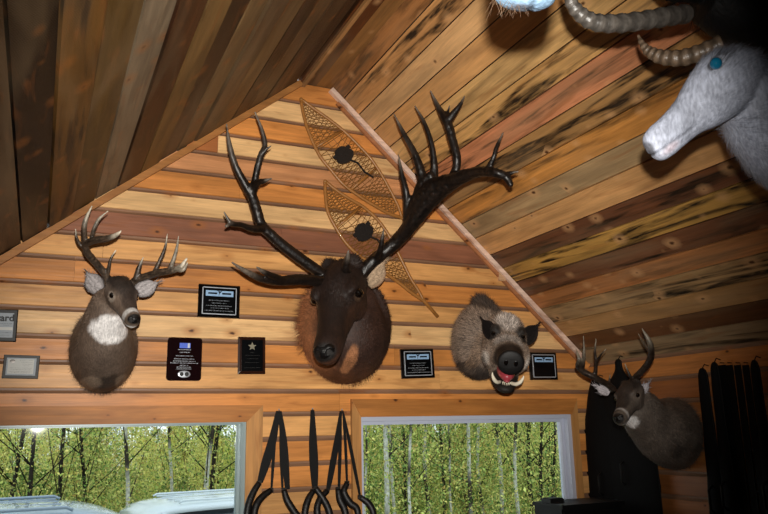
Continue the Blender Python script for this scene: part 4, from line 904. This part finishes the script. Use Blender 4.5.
# black cabinet under the right window
p0 = at(533, 499, 3.91); p1 = at(624, 503.5, 3.62); zt = (p0[2]+p1[2])/2
t = thing('black_cabinet', ((p0[0]+p1[0])/2, 3.6, 0), 'tall black cabinet standing in front of the right window corner', 'cabinet')
MB().box((p0[0], 3.64, .06), (p1[0], 3.9, zt-.02)).build('body', M['blackmetal'], t); MB().box((p0[0]-.004, 3.625, zt-.022), (p1[0]+.008, 3.91, zt)).build('top', M['blackmetal'], t); MB().box((p0[0]+.02, 3.67, 0), (p1[0]-.02, 3.88, .06)).build('plinth', M['blackmetal'], t)
xm = (p0[0]+p1[0])/2
for a, b_, hx in ((p0[0]+.008, xm-.003, xm-.03), (xm+.003, p1[0]-.008, xm+.03)):
    d = MB().box((a, 3.626, .08), (b_, 3.64, zt-.04)).build('door', M['blackmetal'], t); d['_b'] = list(t['_b'])
    h_ = MB().tube([(hx, 3.612, .7), (hx, 3.612, .82)], .005, 8).build('handle', M['steel'], None); h_.location = (0, 0, 0); h_.parent = d
    for v in h_.data.vertices: v.co = v.co-Vector(t['_b'])
q = at(553, 496.5, 3.8)
t = thing('small_black_box', (q[0], 3.8, zt), 'small black box lying on top of the black cabinet', 'box')
MB().box((q[0]-.05, 3.76, zt), (q[0]+.05, 3.85, zt+.02)).build('body', M['frameblack'], t); MB().box((q[0]-.045, 3.765, zt+.02), (q[0]+.045, 3.845, zt+.026)).build('lid', M['blackmetal'], t)

# ------------------------------------------------------------------ outside
GZ = -.85
m = MB(); G = 24
vs = [(-25+70*i/G, WY+.3+46*j/G, GZ+.12*math.sin(i*1.3+j)*(j > 3)) for j in range(G+1) for i in range(G+1)]
m.add(vs, [(j*(G+1)+i, j*(G+1)+i+1, (j+1)*(G+1)+i+1, (j+1)*(G+1)+i) for j in range(G) for i in range(G)]); struct('ground', m, M['grass'], True)
def car(label, cx_, cy_, ang, paint_, top=1.8, length=4.7, wd=1.9):
    t = thing('parked_car', (cx_, cy_, GZ), label, 'car'); ca, sa = math.cos(ang), math.sin(ang)
    def W(x, y, z): return A(cx_+x*ca-y*sa, cy_+x*sa+y*ca, GZ+z)
    def hull(secs, n=28):
        P = spline([A(*s) for s in secs], 4); rings = []
        for (x, zb, zt_, hw) in P:
            zc, hz = (zb+zt_)/2, (zt_-zb)/2; rings.append([W(x, np.sign(math.cos(q))*abs(math.cos(q))**.45*hw, zc+np.sign(math.sin(q))*abs(math.sin(q))**.45*hz) for q in np.linspace(0, 2*math.pi, n, endpoint=False)])
        return MB().loft(rings)
    h = length/2
    hull([(-h, .45, .75, wd*.38), (-h+.12, .32, .98, wd*.47), (-h+.6, .28, 1.03, wd/2), (0, .28, 1.05, wd/2), (h-1.3, .28, 1.06, wd/2), (h-.4, .3, .98, wd*.48), (h-.05, .35, .8, wd*.42), (h, .45, .65, wd*.36)]).build('car_body', M[paint_], t, True)
    hull([(-h+.1, .95, 1.1, wd*.40), (-h+.3, .95, top-.2, wd*.41), (-h+.55, .95, top-.05, wd*.415), (-h+1.2, .95, top-.04, wd*.42), (.2, .95, top-.04, wd*.42), (.55, .95, top-.12, wd*.41), (1.1, .95, top-.5, wd*.42), (1.45, .95, 1.05, wd*.4)]).build('windows', M['carglass'], t, True)
    r = MB(); xs_ = [-h+.35, -h+.6, -h+1.2, 0, .35, .6]
    r2 = spline([A(-h+.28, top-.14, wd*.37), A(-h+.55, top-.03, wd*.395), (-h+1.2, top, wd*.405), A(0, top, wd*.405), A(.4, top-.05, wd*.395), A(.72, top-.18, wd*.38)], 5); rings = []
    for (x, z_, hw) in r2: rings.append([W(x, -hw, z_-.09), W(x, -hw*.93, z_-.02), W(x, -hw*.5, z_+.012), W(x, 0, z_+.02), W(x, hw*.5, z_+.012), W(x, hw*.93, z_-.02), W(x, hw, z_-.09), W(x, 0, z_-.1)])
    rings.reverse(); r.loft(rings).build('roof', M[paint_], t, True)
    for s in (-1, 1):
        MB().tube([W(-h+.7, s*wd*.34, top+.0), W(-h+.75, s*wd*.34, top+.025), W(.1, s*wd*.34, top+.025), W(.15, s*wd*.34, top-.0)], .014, 8).build('roof_rail', M[paint_], t, True)
        for k in range(3): MB().tube([W(-h+.5+k*.95, s*wd*.405, top-.09), W(-h+.45+k*.95, s*wd*.455, 1.02)], .035, 8).build('pillar', M[paint_], t, True)
    for k in range(4): MB().tube([W(-h+.7, (-.45+.3*k), top+.012), W(.1, (-.45+.3*k), top+.012)], .012, 6).build('roof_rib', M[paint_], t, True)
    for sx in (-1, 1):
        for s in (-1, 1):
            c = W(sx*length*.31, s*(wd/2-.1), .36); ax = W(0, 1, 0)-W(0, 0, 0); m = MB()
            wh = m.tube([c-ax*.11, c-ax*.1, c+ax*.1, c+ax*.11], [.31, .36, .36, .31], 24).build('wheel', M['rubber'], t, True)
            MB().tube([c+ax*s*.10, c+ax*s*.125], [.22, .2], 20).build('hub_cap', M['silver'], wh)
    return t
car('silver-blue car parked close outside the left window, only its ribbed roof showing', at(78, 505, 7.4)[0]-.25, 7.4, .05, 'carsilver', top=GZ*-1+at(100, 506, 7.0)[2]-.0)
car('white car parked behind the silver one, its roof rising right of it', at(235, 500, 10.4)[0]+.7, 10.4, .1, 'carwhite', top=GZ*-1+at(200, 499, 10.0)[2])

LEAF = [srgb(h) for h in ('#d2d878', '#b0c468', '#7c9c50', '#e6e488', '#a4a860', '#5c7a3c', '#ecdf84', '#c4ac60')]
def leaf_cloud(n, fn, size, pal):
    C_ = np.array([fn() for _ in range(n)]); m = MB(); V = np.zeros((n*4, 3)); cc = np.zeros((n*4, 3))
    d = rng.normal(0, 1, (n, 3)); d /= np.linalg.norm(d, axis=1)[:, None]; e = np.cross(d, rng.normal(0, 1, (n, 3))); e /= np.linalg.norm(e, axis=1)[:, None]
    s = size*rng.uniform(.6, 1.4, (n, 1)); V[0::4] = C_-d*s; V[1::4] = C_-e*s*.55; V[2::4] = C_+d*s; V[3::4] = C_+e*s*.55
    col = np.array(pal)[rng.integers(0, len(pal), n)]*rng.uniform(.7, 1.25, (n, 1))
    for k in range(4): cc[k::4] = col
    m.v = [tuple(p) for p in V]; m.f = [(4*i, 4*i+1, 4*i+2, 4*i+3) for i in range(n)]; m.c = [tuple(p) for p in cc]; m.o = [0]*len(m.v); return m
def nothing(name): o = bpy.data.objects.new(name, None); COL.objects.link(o); o['_b'] = [0., 0., 0.]; return o
def trunk_mb(h, r, bark, dark, lean=.05, br=7):
    m = MB(); n = 22; ph = random.random()*6; P = [A(lean*h*(i/n)**1.5+.04*math.sin(i*.7+ph), .04*math.cos(i*.5+ph), h*i/n) for i in range(n+1)]
    cols = [tuple(np.array(bark if random.random() > .3 else dark)) for _ in P]
    m.tube(P, [r*(1-.6*i/n) for i in range(n+1)], 8, cols=cols)
    for k in range(br):
        i = random.randint(5, n-2); a = random.random()*6.28; l = random.uniform(.5, 1.4); d = A(math.cos(a), math.sin(a), random.uniform(.5, 1.3))
        m.tube([P[i], P[i]+d*l*.5, P[i]+d*l+A(0, 0, .1)], [r*.3, r*.18, .005], 5, dark)
    return m
protos = []
for kind in range(5):
    o = nothing('birch_tree' if kind < 3 else 'dark_tree'); h = random.uniform(6, 8)
    if kind < 3: tm = trunk_mb(h, .028+.008*kind, srgb('#c4c2b4'), srgb('#3a342c'), random.uniform(-.05, .05))
    else: tm = trunk_mb(h, .038, srgb('#2e2820'), srgb('#1e1a16'), random.uniform(-.18, .18), 12)
    tm.build('trunk', M['bark'], o, True)
    leaf_cloud(5500, lambda: A(random.gauss(0, .8), random.gauss(0, .8), h*random.uniform(.04, 1)**.75), .024, LEAF).build('foliage', M['leaf'], o); protos.append(o)
shr = []
for kind in range(5):
    o = nothing('leafy_shrub'); H = random.uniform(1.8, 2.8); m = MB()
    for k in range(9):
        a = random.random()*6.28; rr = random.uniform(.2, .8); m.tube([A(0, 0, 0), A(math.cos(a)*rr*.5, math.sin(a)*rr*.5, H*.5), A(math.cos(a)*rr, math.sin(a)*rr, H)], [.02, .012, .004], 5, srgb('#4a3c2c'))
    m.build('stems', M['bark'], o)
    pal = [LEAF, LEAF[:4], LEAF[2:6], [LEAF[0], LEAF[3], LEAF[6]], LEAF[1:5]+[srgb('#b08a3a')]][kind]
    def fn():
        z = random.uniform(.05, 1); a = random.random()*6.28; r = .95*math.sqrt(random.random())*math.sin(math.pi*(z*.8+.15)); return A(r*math.cos(a), r*math.sin(a), z*H*1.05)
    leaf_cloud(7000, fn, .026, pal).build('foliage', M['leaf'], o); shr.append(o)
def clone(p, loc, rz, s, used):
    if not used: c = p; kids = []
    else:
        c = p.copy(); COL.objects.link(c); kids = list(p.children)
    c.location = loc; c.rotation_euler = (0, 0, rz); c.scale = (s, s, s)
    for k in kids: q = k.copy(); COL.objects.link(q); q.parent = c
    return c
used = set()
def scatter(plist, spots, label, cat, group):
    for i, (x, y) in enumerate(spots):
        k = random.randrange(len(plist)); p = plist[k]; c = clone(p, (x, y, GZ-.05), random.random()*6.28, random.uniform(.85, 1.2), p.name in used)
        used.add(p.name); tag(c, label, cat, group)
def wedge(n, y0, y1, sep=1.5):
    out = []
    for i in range(n):
        for k in range(30):
            y = y0+(y1-y0)*((i+random.random())/n); xa = -.12*y-1; xb = 1.0*y+1; q = (random.uniform(xa, xb), y)
            if all((q[0]-p[0])**2+(q[1]-p[1])**2 > sep**2 for p in out): break
        out.append(q)
    return out
scatter(protos[:3], [(at(px, 460, Y_)[0], Y_) for px, Y_ in ((384, 11.6), (393, 12.6), (413, 11.2), (428, 13.), (452, 12.4), (470, 11.8), (480, 13.2), (368, 12.), (498, 12.8), (516, 12.), (209, 12.5), (170, 13.2), (128, 12.2))]+wedge(18, 16, 34), 'slim white-barked tree in the forest outside the windows', 'tree', 'pale birch trees outside')
scatter(protos[3:], [(at(px, 460, Y_)[0], Y_) for px, Y_ in ((62, 12.4), (88, 13.), (30, 12.), (13, 13.4), (215, 13.6), (528, 13.4), (541, 12.2), (551, 13.2), (403, 13.6), (441, 13.8))]+wedge(12, 17, 32), 'dark-barked tree in the forest outside the windows', 'tree', 'dark trees outside')
scatter(shr, wedge(52, 14, 20)+wedge(90, 20, 38), 'leafy yellow-green shrub in the undergrowth outside the windows', 'shrub', 'shrubs outside')

# ------------------------------------------------------------------ light and camera
w = bpy.data.worlds.new('World'); SC.world = w; w.use_nodes = True; nt = w.node_tree; bg = nt.nodes['Background']
sky = nt.nodes.new('ShaderNodeTexSky'); sky.sky_type = 'HOSEK_WILKIE'; sky.turbidity = 8; sky.sun_direction = nrm(A(-.4, .3, .6)); sky.ground_albedo = .3
mx = nt.nodes.new('ShaderNodeMix'); mx.data_type = 'RGBA'; mx.inputs[0].default_value = .75; mx.inputs[7].default_value = (.85, .93, 1, 1)
nt.links.new(sky.outputs[0], mx.inputs[6]); nt.links.new(mx.outputs[2], bg.inputs[0]); bg.inputs[1].default_value = 2.2
fl = bpy.data.lights.new('camera_flash', 'SPOT'); fl.energy = 640; fl.spot_size = math.radians(66); fl.spot_blend = .85; fl.shadow_soft_size = .018; fl.color = (1, .95, .87)
fo = bpy.data.objects.new('camera_flash', fl); COL.objects.link(fo)
FP = CAM+CU*.115+CX*.02; fo.location = FP
d = Vector(atD(345, 232, 3)-FP); fo.rotation_euler = d.to_track_quat('-Z', 'Y').to_euler()
cam = bpy.data.cameras.new('camera'); co = bpy.data.objects.new('camera', cam); COL.objects.link(co); SC.camera = co
cam.sensor_width = 36; cam.lens = FPX/768*36; cam.clip_start = .02; cam.clip_end = 300
mw = Matrix.Identity(4)
for i in range(3): mw[i][0] = CX[i]; mw[i][1] = CU[i]; mw[i][2] = -fwd[i]; mw[i][3] = CAM[i]
co.matrix_world = mw
SC.view_settings.view_transform = 'Standard'; SC.view_settings.look = 'None'; SC.view_settings.exposure = 0; SC.view_settings.gamma = 1; SC.view_settings.use_curve_mapping = False
for o in SC.objects:
    if '_b' in o: del o['_b']
